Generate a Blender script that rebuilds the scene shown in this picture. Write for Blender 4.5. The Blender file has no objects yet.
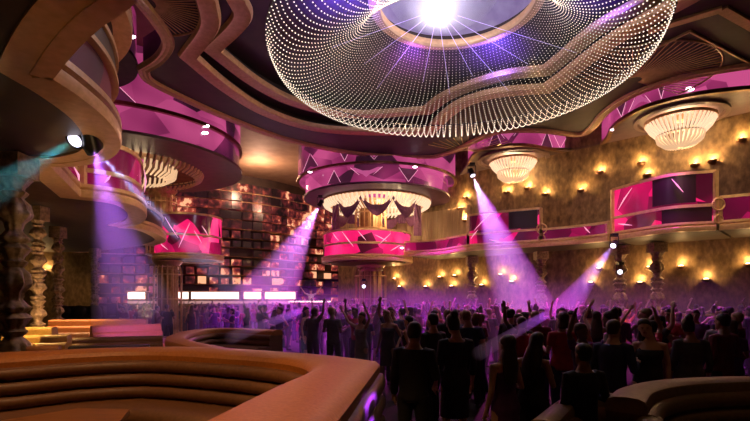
import bpy, bmesh, math, random
from mathutils import Vector, Matrix
from mathutils.geometry import tessellate_polygon
R = random.Random(7)
sc = bpy.context.scene
COL = sc.collection
PI = math.pi
F, CX, HY, ZC = 470.0, 375.0, 300.0, 2.0          # focal (px), centre column, horizon row, eye height

# ------------------------------------------------------------------ helpers
def PZ(px, py, z):                                 # plan point seen at (px,py) on the level z
    y = (z - ZC) * F / (HY - py)
    return ((px - CX) * y / F, y)
def PD(px, py, y):                                 # point seen at (px,py) at depth y
    return Vector(((px - CX) * y / F, y, ZC + (HY - py) * y / F))

def smooth(pts, n=8, cusps=(), closed=False):
    pts = [Vector(p) for p in pts]
    out = []
    m = len(pts)
    segs = m if closed else m - 1
    for i in range(segs):
        p1, p2 = pts[i], pts[(i + 1) % m]
        if closed or i > 0: p0 = pts[(i - 1) % m]
        else: p0 = p1 * 2 - p2
        if closed or i + 2 < m: p3 = pts[(i + 2) % m]
        else: p3 = p2 * 2 - p1
        if i in cusps: p0 = p1 * 2 - p2
        if (i + 1) % m in cusps: p3 = p2 * 2 - p1
        for k in range(n):
            t = k / n
            out.append(0.5 * ((2 * p1) + (p2 - p0) * t + (2 * p0 - 5 * p1 + 4 * p2 - p3) * t * t + (3 * p1 - p0 - 3 * p2 + p3) * t ** 3))
    if not closed: out.append(pts[-1])
    return [tuple(p) for p in out]

def resample(path, n):
    d = [0]
    for a, b in zip(path, path[1:]): d.append(d[-1] + (Vector(b) - Vector(a)).length)
    out = []; j = 0
    for k in range(n):
        s = d[-1] * k / (n - 1)
        while j < len(path) - 2 and d[j + 1] < s: j += 1
        t = (s - d[j]) / max(1e-9, d[j + 1] - d[j])
        out.append(tuple(Vector(path[j]).lerp(Vector(path[j + 1]), min(1, max(0, t)))))
    return out

def normals2(path, closed=False):                  # mitred left-hand normals
    m = len(path); out = []
    for i in range(m):
        a = Vector(path[(i - 1) % m][:2]) if (closed or i > 0) else None
        b = Vector(path[i][:2])
        c = Vector(path[(i + 1) % m][:2]) if (closed or i < m - 1) else None
        d1 = (b - a).normalized() if a is not None else (c - b).normalized()
        d2 = (c - b).normalized() if c is not None else d1
        n1, n2 = Vector((-d1.y, d1.x)), Vector((-d2.y, d2.x))
        n = n1 + n2
        if n.length < 1e-4: n = n1.copy()
        n.normalize()
        out.append(n / max(0.5, n.dot(n1)))
    return out

class MB:
    def __init__(s): s.v = []; s.f = []; s.m = []
    def add(s, vs, fs, mi=0):
        o = len(s.v); s.v += [tuple(v) for v in vs]
        s.f += [tuple(i + o for i in f) for f in fs]; s.m += [mi] * len(fs)
        return s
    def box(s, c, size, rz=0, mi=0):
        x, y, z = [q / 2 for q in size]; cs, sn = math.cos(rz), math.sin(rz)
        vs = []
        for dz in (-z, z):
            for dx, dy in ((-x, -y), (x, -y), (x, y), (-x, y)):
                vs.append((c[0] + dx * cs - dy * sn, c[1] + dx * sn + dy * cs, c[2] + dz))
        return s.add(vs, [(3, 2, 1, 0), (4, 5, 6, 7), (0, 1, 5, 4), (1, 2, 6, 5), (2, 3, 7, 6), (3, 0, 4, 7)], mi)
    def prism(s, loops, z0, z1, mi=0):             # loops: outer, holes...
        flat = [p for l in loops for p in l]; n = len(flat)
        tri = tessellate_polygon([[Vector((p[0], p[1], 0)) for p in l] for l in loops])
        vs = [(p[0], p[1], z0) for p in flat] + [(p[0], p[1], z1) for p in flat]
        fs = []
        for a, b, c in tri:
            A, B, C = flat[a], flat[b], flat[c]
            if (B[0]-A[0])*(C[1]-A[1])-(B[1]-A[1])*(C[0]-A[0]) < 0: a, c = c, a
            fs += [(c, b, a), (a + n, b + n, c + n)]
        o = 0
        for l in loops:
            k = len(l)
            for i in range(k):
                j = (i + 1) % k
                fs.append((o + i, o + j, o + j + n, o + i + n))
            o += k
        return s.add(vs, fs, mi)
    def sweep(s, path, prof, z=0, closed=False, mi=0, nm=None):   # prof: closed outline of (offset to the left, height)
        nm = nm or normals2(path, closed); k = len(prof); vs = []; fs = []
        for p, n in zip(path, nm):
            pz = p[2] if len(p) > 2 else 0
            for o, h in prof: vs.append((p[0] + n.x * o, p[1] + n.y * o, z + pz + h))
        m = len(path)
        for i in range(m if closed else m - 1):
            a, b = i * k, ((i + 1) % m) * k
            for j in range(k): fs.append((a + j, b + j, b + (j + 1) % k, a + (j + 1) % k))
        if not closed: fs += [tuple(range(k)), tuple(range((m - 1) * k, m * k))[::-1]]
        return s.add(vs, fs, mi)
    def loft(s, rings, cap=True, mi=0):
        k = len(rings[0]); vs = [p for r in rings for p in r]; fs = []
        for i in range(len(rings) - 1):
            for j in range(k):
                fs.append((i * k + j, i * k + (j + 1) % k, (i + 1) * k + (j + 1) % k, (i + 1) * k + j))
        if cap: fs += [tuple(range(k))[::-1], tuple(range((len(rings) - 1) * k, len(rings) * k))]
        return s.add(vs, fs, mi)
    def lathe(s, prof, n=24, c=(0, 0, 0), cap=True, mi=0):
        return s.loft([[(c[0] + r * math.cos(2 * PI * j / n), c[1] + r * math.sin(2 * PI * j / n), c[2] + z) for j in range(n)] for r, z in prof], cap, mi)
    def tube(s, pts, rad, n=8, mi=0, caps=True):
        pts = [Vector(p) for p in pts]; m = len(pts)
        rad = rad if isinstance(rad, (list, tuple)) else [rad] * m
        rings = []; up = None
        for i, p in enumerate(pts):
            t = (pts[min(i + 1, m - 1)] - pts[max(i - 1, 0)])
            if t.length < 1e-9: t = Vector((0, 0, 1))
            t.normalize()
            if up is None: up = Vector((0, 0, 1)) if abs(t.z) < .9 else Vector((0, 1, 0))
            a = (up - t * up.dot(t))
            if a.length < 1e-4: a = Vector((1, 0, 0)).cross(t)
            a.normalize(); b = t.cross(a); up = a
            rr = rad[i]; ra, rb = rr if isinstance(rr, tuple) else (rr, rr)
            rings.append([p + a * ra * math.cos(2 * PI * j / n) + b * rb * math.sin(2 * PI * j / n) for j in range(n)])
        return s.loft(rings, caps, mi)
    def ball(s, c, r, seg=12, rings=8, mi=0):
        r = r if isinstance(r, (list, tuple)) else (r, r, r)
        prof = []
        for i in range(rings + 1):
            a = -PI / 2 + PI * i / rings
            prof.append([(c[0] + r[0] * max(.02, math.cos(a)) * math.cos(2 * PI * j / seg), c[1] + r[1] * max(.02, math.cos(a)) * math.sin(2 * PI * j / seg), c[2] + r[2] * math.sin(a)) for j in range(seg)])
        return s.loft(prof, True, mi)
    def mesh(s, name, mats, org=(0, 0, 0), sharp=35):
        me = bpy.data.meshes.new(name)
        me.from_pydata([(v[0] - org[0], v[1] - org[1], v[2] - org[2]) for v in s.v], [], s.f)
        for m in (mats if isinstance(mats, (list, tuple)) else [mats]): me.materials.append(m)
        me.polygons.foreach_set('material_index', s.m)
        bm = bmesh.new(); bm.from_mesh(me); bmesh.ops.recalc_face_normals(bm, faces=bm.faces); bm.to_mesh(me); bm.free()
        me.shade_smooth(); me.set_sharp_from_angle(angle=math.radians(sharp))
        return me
    def build(s, name, mats, parent=None, org=None, sharp=35):
        if org is None:
            if parent is not None:
                org = Vector((0, 0, 0)); q = parent
                while q is not None: org = org + q.location; q = q.parent
            else:
                xs = [v[0] for v in s.v]; ys = [v[1] for v in s.v]; zs = [v[2] for v in s.v]
                org = ((min(xs) + max(xs)) / 2, (min(ys) + max(ys)) / 2, min(zs))
        o = bpy.data.objects.new(name, s.mesh(name, mats, org, sharp)); COL.objects.link(o)
        if parent is not None: o.parent = parent
        else: o.location = org
        return o

def tag(o, label=None, cat=None, group=None, kind=None):
    if label: o['label'] = label
    if cat: o['category'] = cat
    if group: o['group'] = group
    if kind: o['kind'] = kind
    return o
def thing(name, label, cat, loc, group=None):
    o = bpy.data.objects.new(name, None); COL.objects.link(o); o.location = loc; o.empty_display_size = .2
    return tag(o, label, cat, group)
def struct(name, mb, mat, label=None):
    o = mb.build(name, mat); o['kind'] = 'structure'
    if label: o['label'] = label
    return o
def copy_tree(o, parent=None):
    c = o.copy(); COL.objects.link(c)
    if parent is not None: c.parent = parent
    for ch in list(o.children): copy_tree(ch, c)
    return c
ORD = 'first second third fourth fifth sixth seventh eighth ninth tenth eleventh twelfth thirteenth fourteenth fifteenth sixteenth'.split()

# ------------------------------------------------------------------ materials
def nm_(name):
    m = bpy.data.materials.new(name); m.use_nodes = True
    nt = m.node_tree; return m, nt, nt.nodes, nt.links, nt.nodes['Principled BSDF']
def coords(nt, scale=1.0):
    tc = nt.nodes.new('ShaderNodeTexCoord'); mp = nt.nodes.new('ShaderNodeMapping')
    s = scale if isinstance(scale, tuple) else (scale,) * 3
    mp.inputs['Scale'].default_value = s; nt.links.new(tc.outputs['Object'], mp.inputs['Vector'])
    return mp.outputs['Vector']
def ramp(nt, fac, stops, interp='LINEAR'):
    r = nt.nodes.new('ShaderNodeValToRGB'); r.color_ramp.interpolation = interp
    e = r.color_ramp.elements
    while len(e) < len(stops): e.new(1)
    for el, (p, c) in zip(e, stops): el.position = p; el.color = (*c, 1)
    nt.links.new(fac, r.inputs['Fac']); return r.outputs['Color']
def plain(name, a, b=None, rough=.5, metal=0, scale=3, bump=0, spec=.5, coat=0):
    m, nt, N, L, P = nm_(name)
    P.inputs['Roughness'].default_value = rough; P.inputs['Metallic'].default_value = metal
    P.inputs['Specular IOR Level'].default_value = spec; P.inputs['Coat Weight'].default_value = coat
    n = N.new('ShaderNodeTexNoise'); n.inputs['Scale'].default_value = 1; n.inputs['Detail'].default_value = 5
    L.new(coords(nt, scale), n.inputs['Vector'])
    b = b or tuple(c * .7 for c in a)
    L.new(ramp(nt, n.outputs['Fac'], [(.3, b), (.7, a)]), P.inputs['Base Color'])
    if bump:
        bp = N.new('ShaderNodeBump'); bp.inputs['Strength'].default_value = bump; bp.inputs['Distance'].default_value = .02
        L.new(n.outputs['Fac'], bp.inputs['Height']); L.new(bp.outputs['Normal'], P.inputs['Normal'])
    return m
def glow(name, col, strength):
    m, nt, N, L, P = nm_(name)
    P.inputs['Base Color'].default_value = (*[c * .3 for c in col], 1)
    P.inputs['Emission Color'].default_value = (*col, 1); P.inputs['Emission Strength'].default_value = strength
    return m
def screen(name, stops, strength, scale, rnd=1.0, rough=.15, base=(.02, .01, .015)):   # emitted shard pattern for screens, also the glow of fascia and red glass
    m, nt, N, L, P = nm_(name)
    P.inputs['Base Color'].default_value = (*base, 1); P.inputs['Roughness'].default_value = rough
    v = N.new('ShaderNodeTexVoronoi'); v.feature = 'F1'; v.inputs['Scale'].default_value = 1; v.inputs['Randomness'].default_value = rnd
    L.new(coords(nt, scale), v.inputs['Vector'])
    sx = N.new('ShaderNodeSeparateColor'); L.new(v.outputs['Color'], sx.inputs['Color'])
    n = N.new('ShaderNodeTexNoise'); n.inputs['Scale'].default_value = .5; n.inputs['Detail'].default_value = 1
    L.new(coords(nt, 1.0), n.inputs['Vector'])
    mx = N.new('ShaderNodeMath'); mx.operation = 'MULTIPLY_ADD'; mx.inputs[1].default_value = .45
    L.new(sx.outputs[0], mx.inputs[0])
    m2 = N.new('ShaderNodeMath'); m2.operation = 'MULTIPLY'; m2.inputs[1].default_value = .62; L.new(n.outputs['Fac'], m2.inputs[0])
    L.new(m2.outputs[0], mx.inputs[2])
    L.new(ramp(nt, mx.outputs[0], stops), P.inputs['Emission Color'])
    P.inputs['Emission Strength'].default_value = strength
    return m

GOLD = plain('gold_trim', (.82, .53, .27), (.66, .40, .18), rough=.42, metal=.25, scale=(9, 9, 14), bump=.05)
GOLDP = plain('gold_pale', (.75, .50, .26), (.58, .36, .17), rough=.4, metal=.35, scale=6)
BRONZE = plain('bronze', (.30, .16, .07), (.18, .09, .04), rough=.4, metal=.7, scale=4)
DARK = plain('dark_ceiling', (.060, .036, .026), (.036, .022, .018), rough=.5, scale=2)
SOFFIT = plain('soffit_brown', (.10, .065, .040), (.06, .038, .025), rough=.55, scale=(4, 4, 4), bump=.1)
TAN = plain('tan_ceiling', (.34, .23, .14), (.24, .15, .09), rough=.7, scale=1.5)
BLACKM = plain('black_metal', (.02, .018, .017), rough=.4, metal=.3)
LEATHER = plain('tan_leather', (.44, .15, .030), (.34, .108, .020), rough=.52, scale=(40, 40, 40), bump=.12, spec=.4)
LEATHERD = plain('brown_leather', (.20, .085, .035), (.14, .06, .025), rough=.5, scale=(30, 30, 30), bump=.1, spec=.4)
LEATHERB = plain('dark_leather', (.045, .028, .02), rough=.45, scale=20)
LEATHERY = plain('yellow_lit_leather', (.55, .30, .08), (.45, .22, .05), rough=.5, scale=20)  # booth leather with the warm yellow lamplight put into its colour
LEATHERT = plain('taupe_leather', (.30, .21, .11), (.22, .15, .08), rough=.45, scale=25)
WOODT = plain('table_wood', (.40, .15, .05), (.28, .10, .03), rough=.3, scale=(3, 18, 3), coat=.3)
FLOORM = plain('dark_floor', (.022, .015, .014), (.014, .010, .010), rough=.7, scale=2, spec=.15)
CARVED = plain('carved_gilt', (.46, .32, .18), (.16, .10, .05), rough=.5, metal=.15, scale=12, bump=.4)
STONE = plain('fluted_brass', (.50, .30, .14), (.34, .19, .08), rough=.4, metal=.45, scale=5)
VELVET = plain('plum_velvet', (.20, .07, .16), (.12, .04, .10), rough=.8, scale=8)
SHEER = plain('champagne_sheer', (.50, .36, .20), (.36, .25, .14), rough=.8, scale=(12, 12, 1))
GLASSD = plain('dark_glass', (.035, .012, .016), (.02, .008, .01), rough=.35, scale=1, spec=.3)
REDG = screen('red_glow_glass', [(.45, (.01, .003, .004)), (.75, (.10, .006, .012)), (.95, (.22, .01, .03))], 1.0, .35, rough=.6)  # unlit dark glass, its red glow painted as emission
PINK = screen('magenta_screen', [(.36, (.05, .001, .010)), (.50, (.28, .003, .05)), (.62, (.75, .006, .115)), (.80, (.95, .03, .19)), (.95, (1, .22, .42))], 1.2, (1.1, 1.1, 1.0))
FASC = screen('rose_fascia', [(.32, (.025, .006, .016)), (.46, (.10, .012, .048)), (.60, (.31, .028, .125)), (.80, (.66, .09, .27))], .8, (.55, .55, .9))  # gloss and reflections of the fascia facets painted in as emission
FASC2 = screen('rose_fascia_bright', [(.25, (.05, .010, .028)), (.38, (.16, .018, .07)), (.50, (.38, .034, .15)), (.72, (.68, .09, .28))], .85, (.55, .55, .9))
FASCD = screen('plum_fascia', [(.28, (.03, .006, .035)), (.5, (.11, .012, .10)), (.7, (.28, .03, .21)), (.9, (.45, .08, .32))], .9, (.55, .55, .9))
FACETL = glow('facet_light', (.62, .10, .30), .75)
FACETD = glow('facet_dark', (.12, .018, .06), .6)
NEON = glow('neon_line', (1, .38, .58), 1.1)
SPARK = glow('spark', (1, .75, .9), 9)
CRYS = glow('crystal_glow', (1.0, .62, .34), .75)
CRYSB = glow('crystal_bright', (1.0, .70, .45), 1.0)
LED = glow('led_dot', (1, .80, .62), 2.1)
BARW = glow('bar_light', (1, .72, .62), 2.6)
BULB = glow('sconce_bulb', (1, .66, .32), 9)
LASER = glow('laser_core', (.75, .6, 1), 1.2)
LASERP = glow('laser_pink', (1, .25, .9), 1.0)
OCUL = glow('oculus_lamp', (.95, .88, 1), 7)
LENS = glow('spot_lens', (.85, .8, 1), 3)

def damask():
    m, nt, N, L, P = nm_('damask_wallpaper')
    P.inputs['Roughness'].default_value = .5; P.inputs['Metallic'].default_value = .25
    v = N.new('ShaderNodeTexVoronoi'); v.feature = 'SMOOTH_F1'; v.inputs['Scale'].default_value = 1; v.inputs['Randomness'].default_value = .35
    L.new(coords(nt, (2.6, 2.6, 1.7)), v.inputs['Vector'])
    n = N.new('ShaderNodeTexNoise'); n.inputs['Scale'].default_value = 1; n.inputs['Detail'].default_value = 6
    L.new(coords(nt, (7, 7, 4)), n.inputs['Vector'])
    a = N.new('ShaderNodeMath'); a.operation = 'MULTIPLY_ADD'; a.inputs[1].default_value = .6
    L.new(v.outputs['Distance'], a.inputs[0]); L.new(n.outputs['Fac'], a.inputs[2])
    L.new(ramp(nt, a.outputs[0], [(.45, (.10, .062, .028)), (.72, (.21, .135, .06)), (.95, (.34, .225, .105))]), P.inputs['Base Color'])
    return m
DAMASK = damask()

def nebula():
    m, nt, N, L, P = nm_('nebula_screen')
    P.inputs['Base Color'].default_value = (.015, .01, .01, 1); P.inputs['Roughness'].default_value = .2
    g = N.new('ShaderNodeNewGeometry'); oi = N.new('ShaderNodeObjectInfo')
    n = N.new('ShaderNodeTexNoise'); n.inputs['Scale'].default_value = .30; n.inputs['Detail'].default_value = 3
    off = N.new('ShaderNodeVectorMath'); off.operation = 'ADD'; off.inputs[1].default_value = (5.3, 1.0, 2.2)
    L.new(g.outputs['Position'], off.inputs[0]); L.new(off.outputs[0], n.inputs['Vector'])
    n2 = N.new('ShaderNodeTexNoise'); n2.inputs['Scale'].default_value = 2.6; n2.inputs['Detail'].default_value = 4
    L.new(g.outputs['Position'], n2.inputs['Vector'])
    a = N.new('ShaderNodeMath'); a.operation = 'MULTIPLY_ADD'; a.inputs[1].default_value = .5
    L.new(n2.outputs['Fac'], a.inputs[0]); L.new(n.outputs['Fac'], a.inputs[2])
    b = N.new('ShaderNodeMath'); b.operation = 'MULTIPLY_ADD'; b.inputs[1].default_value = .2
    L.new(oi.outputs['Random'], b.inputs[0]); L.new(a.outputs[0], b.inputs[2])
    L.new(ramp(nt, b.outputs[0], [(.78, (.008, .003, .004)), (.89, (.09, .012, .014)), (.965, (.40, .06, .035)), (1.0, (.95, .42, .22))]), P.inputs['Emission Color'])
    P.inputs['Emission Strength'].default_value = 1.2
    return m
NEB = nebula()

def haze(d, an=.2):
    m = bpy.data.materials.new('haze'); m.use_nodes = True
    nt = m.node_tree; nt.nodes.remove(nt.nodes['Principled BSDF'])
    v = nt.nodes.new('ShaderNodeVolumeScatter'); v.inputs['Density'].default_value = d; v.inputs['Anisotropy'].default_value = an
    nt.links.new(v.outputs[0], nt.nodes['Material Output'].inputs['Volume']); return m

# ------------------------------------------------------------------ camera, world
cam = bpy.data.cameras.new('camera'); cam.lens = 36 * F / 750; cam.sensor_width = 36
cam.shift_y = (HY - 210.5) / 750; cam.clip_end = 200; cam.clip_start = .05
co = bpy.data.objects.new('camera', cam); COL.objects.link(co)
co.location = (0, 0, ZC); co.rotation_euler = (PI / 2, 0, 0); sc.camera = co
w = bpy.data.worlds.new('world'); sc.world = w; w.use_nodes = True
w.node_tree.nodes['Background'].inputs['Color'].default_value = (.30, .14, .22, 1)
w.node_tree.nodes['Background'].inputs['Strength'].default_value = .012
vs_ = sc.view_settings; vs_.view_transform = 'Standard'; vs_.look = 'None'; vs_.exposure = 0; vs_.gamma = 1; vs_.use_curve_mapping = False
sc.cycles.use_denoising = True
sc.cycles.max_bounces = 6; sc.cycles.diffuse_bounces = 2; sc.cycles.glossy_bounces = 2; sc.cycles.volume_bounces = 0
sc.cycles.sample_clamp_indirect = 3

def light(kind, loc, energy, col, target=None, radius=.1, spot=60, blend=.6, size=1, name='lamp'):
    l = bpy.data.lights.new(name, kind); l.energy = energy; l.color = col
    if kind == 'AREA': l.shape = 'DISK'; l.size = size
    else: l.shadow_soft_size = radius
    if kind == 'SPOT': l.spot_size = math.radians(spot); l.spot_blend = blend
    o = bpy.data.objects.new(name, l); COL.objects.link(o); o.location = loc
    if target is not None: o.rotation_euler = (Vector(target) - Vector(loc)).to_track_quat('-Z', 'Y').to_euler()
    return o
WARM = (1, .62, .30)

# ------------------------------------------------------------------ room shell
ZCEIL = 11.6
WA, WD = Vector((3.8, 28.1)), Vector((.7200, -.6940)).normalized()      # long gold wall: a point and its direction
WN = Vector((-WD.y, WD.x)) * -1                                          # towards the room
if WN.dot(Vector((0, 20)) - WA) < 0: WN = -WN
def wall_at(t): p = WA + WD * t; return (p.x, p.y)
def on_wall(px, py, off=0):                                              # point of the gold wall seen at a pixel
    a = WA + WN * off; k = (px - CX) / F
    t = (k * a.y - a.x) / (WD.x - k * WD.y); p = a + WD * t
    return Vector((p.x, p.y, ZC + (HY - py) * p.y / F)), t

struct('floor', MB().box((-2, 20, -.1), (50, 50, .2)), FLOORM)
wr = [wall_at(-9), wall_at(24)]
def slabwall(pts, z0, z1, th, side=1):
    nm = normals2(pts); q = [(p[0] + n.x * th * side, p[1] + n.y * th * side) for p, n in zip(pts, nm)]
    return MB().prism([list(pts) + q[::-1]], z0, z1)
struct('wall_right', slabwall(wr, 0, ZCEIL, .3, 1), DAMASK)
struct('wall_left', MB().box((-22.2, 14, ZCEIL / 2), (.4, 38, ZCEIL)), BRONZE)
struct('wall_front', MB().box((-2, -4.7, ZCEIL / 2), (50, .4, ZCEIL)), BRONZE)
struct('wall_back', MB().box((-10, 44.7, ZCEIL / 2), (26, .3, ZCEIL)), DARK)
struct('wall_alcove', MB().box((-18.1, 23.75, 2.2), (7.8, .3, 4.4)), DAMASK)
struct('ceiling', MB().box((-2, 20, ZCEIL + .15), (50, 50, .3)), TAN)
# low dado ledge along the gold wall and a raised terrace under the booths
struct('trim_1', slabwall([wall_at(-7), wall_at(20)], 0, .25, .08, -1), BRONZE)
struct('floor_terrace', MB().prism([[(-21.9, -4.4), (.9, -4.4), (.9, 3.0), (.35, 5.2), (-1.0, 6.4), (-2.2, 9.0), (-5, 14.5), (-9, 20.5), (-21.9, 23.5)]], 0, .42), FLOORM)

# ------------------------------------------------------------------ dropped canopy with stepped gold mouldings
def px_path(pts, z, cusps=(), n=8):
    return smooth([PZ(x, y, z) for x, y in pts], n, cusps)
Z1, Z2, Z3 = 9.0, 9.3, 9.65
c1 = px_path([(136, -5), (156, 20), (168, 42), (160, 58), (143, 69), (150, 80), (185, 98), (230, 118), (285, 138), (345, 151), (400, 156), (435, 156), (455, 150), (475, 140), (500, 131), (540, 130), (578, 134), (592, 127), (605, 112), (630, 95), (670, 80), (710, 71), (760, 63)], Z1, (4, 11))
c2 = px_path([(206, -3), (209, 25), (188, 55), (225, 86), (265, 111), (310, 126), (360, 131), (430, 131), (448, 113), (467, 101), (500, 92), (547, 88), (567, 74), (617, 37), (690, -4)], Z1, (2, 7, 11))
c3 = px_path([(236, -3), (241, 18), (212, 48), (250, 78), (283, 97), (317, 108), (360, 114), (427, 110), (450, 94), (500, 76), (547, 70), (565, 56), (600, 27), (657, -5)], Z2, (2, 7, 10))
C1 = c1 + [(13.2, 11), (12.5, 2), (-6, 2), (-5.9, 8.5)]
C2 = c2 + [(7.9, 9), (6.8, 6.2), (1.7, 5.0), (-3.4, 6.3), (-4.1, 9)]
C3 = c3 + [(7.0, 9.5), (6.0, 7.4), (1.7, 6.2), (-2.7, 7.5), (-3.4, 9.5)]
OC = PZ(424, 42, Z3); OX, OY = 2.08, 12.0                                # centre of the oculus and of the ring chandelier
circ = lambda r, n=48: [(OX + r * math.cos(2 * PI * i / n), OY + r * math.sin(2 * PI * i / n)) for i in range(n)]
struct('ceiling_canopy', MB().prism([C1, C2], Z1, Z2), DARK)
struct('ceiling_canopy_step', MB().prism([C1, C3], Z2 + .002, Z3), DARK)
struct('ceiling_canopy_top', MB().prism([C1, circ(2.15)], Z3 + .002, Z3 + .3), DARK)
dome = MB()
rings = [(2.35, 0), (2.3, .35), (2.0, .85), (1.45, 1.3), (.7, 1.55), (.02, 1.62)]
dome.lathe([(r, z) for r, z in rings] + [(.02, 1.7), (.8, 1.66), (1.6, 1.4), (2.2, .9), (2.5, .35), (2.5, 0)], 48, (OX, OY, Z3 + .25), cap=False)
struct('ceiling_dome', dome, plain('dome_lilac', (.40, .34, .50), (.28, .22, .40), rough=.5))
MOLD = [(-.17, -.02), (-.17, .06), (.17, .06), (.17, -.02), (.13, -.09), (.05, -.06), (0, -.075), (-.05, -.06), (-.13, -.09)]
MOLDW = [(-.26, -.02), (-.26, .06), (.26, .06), (.26, -.02), (.21, -.10), (.10, -.07), (0, -.085), (-.10, -.07), (-.21, -.10)]
struct('trim_2', MB().sweep(c1, MOLD, Z1), GOLD)
struct('trim_3', MB().sweep(C2, MOLDW, Z1, True), GOLD)
struct('trim_4', MB().sweep(C3, MOLDW, Z2, True), GOLD)
m = MB()
for r, z in ((2.4, -.05),):
    m.sweep(circ(2.12, 64), [(-.14, 0), (-.14, .1), (.14, .1), (.14, 0), (.10, -.09), (-.10, -.09)], Z3, True)
struct('trim_5', m, GOLD)
def fan(name, c, a0, a1, n, r0, r1, z, arcs=()):
    m = MB()
    for i in range(n):
        a = a0 + (a1 - a0) * i / (n - 1); d = Vector((math.cos(a), math.sin(a)))
        m.tube([(c[0] + d.x * r0, c[1] + d.y * r0, z - .012), (c[0] + d.x * r1, c[1] + d.y * r1, z - .012)], .014, 5)
    for r in arcs:
        m.tube([(c[0] + r * math.cos(a0 + (a1 - a0) * i / 40), c[1] + r * math.sin(a0 + (a1 - a0) * i / 40), z - .012) for i in range(41)], .03, 6)
    struct(name, m, GOLDP)
fan('trim_6', PZ(633, 80, Z1), math.radians(-175), math.radians(25), 44, .25, 2.3, Z1, (2.3,))
fan('trim_7', PZ(142, 2, Z1), math.radians(-75), math.radians(85), 30, .3, 1.35, Z1, (1.4,))
fan('trim_8', PZ(466, 152, Z1), math.radians(-150), math.radians(-20), 16, .3, 2.2, Z1)
# straight gold ribs of the outer canopy
for i, (a, b) in enumerate((((648, 30), (722, 8)), ((722, 8), (760, 30)), ((640, 55), (690, 30)), ((690, 30), (750, 62)))):
    wd = .12 if i < 2 else .025
    p, q = PZ(*a, Z1), PZ(*b, Z1)
    struct('trim_%d' % (9 + i), MB().sweep([p, q], [(-wd, 0), (wd, 0), (wd, -.06), (-wd, -.06)], Z1), GOLD if i < 2 else GOLDP)

# ------------------------------------------------------------------ ring chandelier of LED strands
rc = thing('ring_chandelier', 'huge ring chandelier of sagging LED strands under the canopy oculus', 'chandelier', (OX, OY, 7.6))
MB().sweep(circ(2.0, 64), [(-.04, -.04), (.04, -.04), (.04, .04), (-.04, .04)], Z3 - .1, True).build('inner_ring', GOLDP, rc)
MB().sweep(circ(4.75, 96), [(-.015, -.015), (.015, -.015), (.015, .015), (-.015, .015)], 8.22, True).build('outer_ring', BLACKM, rc)
for k in range(8):
    a = PI / 8 + k * PI / 4
    MB().tube([(OX + 4.75 * math.cos(a), OY + 4.75 * math.sin(a), 8.22), (OX + 4.6 * math.cos(a), OY + 4.6 * math.sin(a), 9.1)], .006, 6).build('hanger', BLACKM, rc)
prof = smooth([(2.02, 9.5), (2.22, 9.0), (2.75, 8.25), (3.5, 7.75), (4.15, 7.62), (4.55, 7.82), (4.74, 8.2)], 14)
dots = resample(prof, 54)
def dot(m, c, r):
    m.add([(c[0] + r, c[1], c[2]), (c[0], c[1] + r, c[2]), (c[0] - r, c[1], c[2]), (c[0], c[1] - r, c[2]), (c[0], c[1], c[2] + r), (c[0], c[1], c[2] - r)],
          [(0, 1, 4), (1, 2, 4), (2, 3, 4), (3, 0, 4), (1, 0, 5), (2, 1, 5), (3, 2, 5), (0, 3, 5)])
sm = MB()
for r, z in dots: dot(sm, (r, 0, z - 7.6), .0095 + .008 * max(0, min(1, (r - 2.2) / 2)))
sm.tube([(r, 0, z - 7.6) for r, z in dots], .002, 4, mi=1, caps=False)
sme = sm.mesh('led_strand', [LED, BLACKM])
NST = 132; keep = []; rest = MB()
for k in range(NST):
    a = 2 * PI * (k + .5) / NST
    keep.append((math.sin(a), a))
keep.sort(reverse=True)
for j, (_, a) in enumerate(keep):
    if j < 100:
        o = bpy.data.objects.new('led_strand', sme); COL.objects.link(o); o.parent = rc; o.rotation_euler = (0, 0, a)
    else:
        for r, z in dots: dot(rest, (OX + r * math.cos(a), OY + r * math.sin(a), z), .016)
tag(rest.build('led_strand_mass', LED, rc), kind='stuff')
lp = thing('oculus_lamp', 'bright white lamp burning in the middle of the dome oculus', 'lamp', (1.6, OY, 9.4))
MB().ball((1.6, OY, 9.55), (.26, .26, .12), 20, 10).build('bulb', OCUL, lp)
MB().lathe([(.03, .14), (.03, 1.55), (.12, 1.57)], 12, (1.6, OY, 9.55)).build('stem', GOLDP, lp)
light('POINT', (1.6, OY, 9.2), 300, (.85, .74, 1), radius=.2)
tag(MB().lathe([(.05, -.75), (.7, -.6), (1.3, -.2), (1.55, .2), (1.4, .7), (.8, 1.0), (.05, 1.1)], 32, (1.75, OY, 9.75)).build('lamp_haze', haze(.32, .3)), 'pale haze glowing around the white lamp in the oculus', 'haze', kind='stuff')
for x, y, e, c in ((OX - 2.9, OY - .2, 900, (.10, .06, 1)), (OX + 1.6, OY + 2.4, 700, (.12, .06, 1)), (OX - .9, OY + 3.0, 260, (.35, .08, 1)), (OX + 3.4, OY - .4, 300, (.12, .05, 1))):
    light('SPOT', (x, y, 8.75), e, c, (x, y + .2, 12), radius=.15, spot=140, blend=.8)
for k, dg_ in enumerate((8, 30, 52, 68, 84, 104, 128, 152, 176)):
    a = Vector((1.6, OY, 9.42)); q_ = math.radians(dg_); L_ = (3.3, 2.6, 3.4, 2.3, 3.1, 2.5, 3.3, 2.7, 3.2)[k]
    b = Vector((OX + L_ * math.cos(q_), OY + L_ * math.sin(q_), 8.75 - .18 * (L_ - 2.2)))
    MBl = MB().tube([a.lerp(b, .14), b], [.008, .003], 6)
    tag(MBl.build('laser_beam', LASER), 'thin white laser ray fanning out from the oculus lamp', 'laser beam', 'laser rays from the oculus lamp', 'thing')

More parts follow.
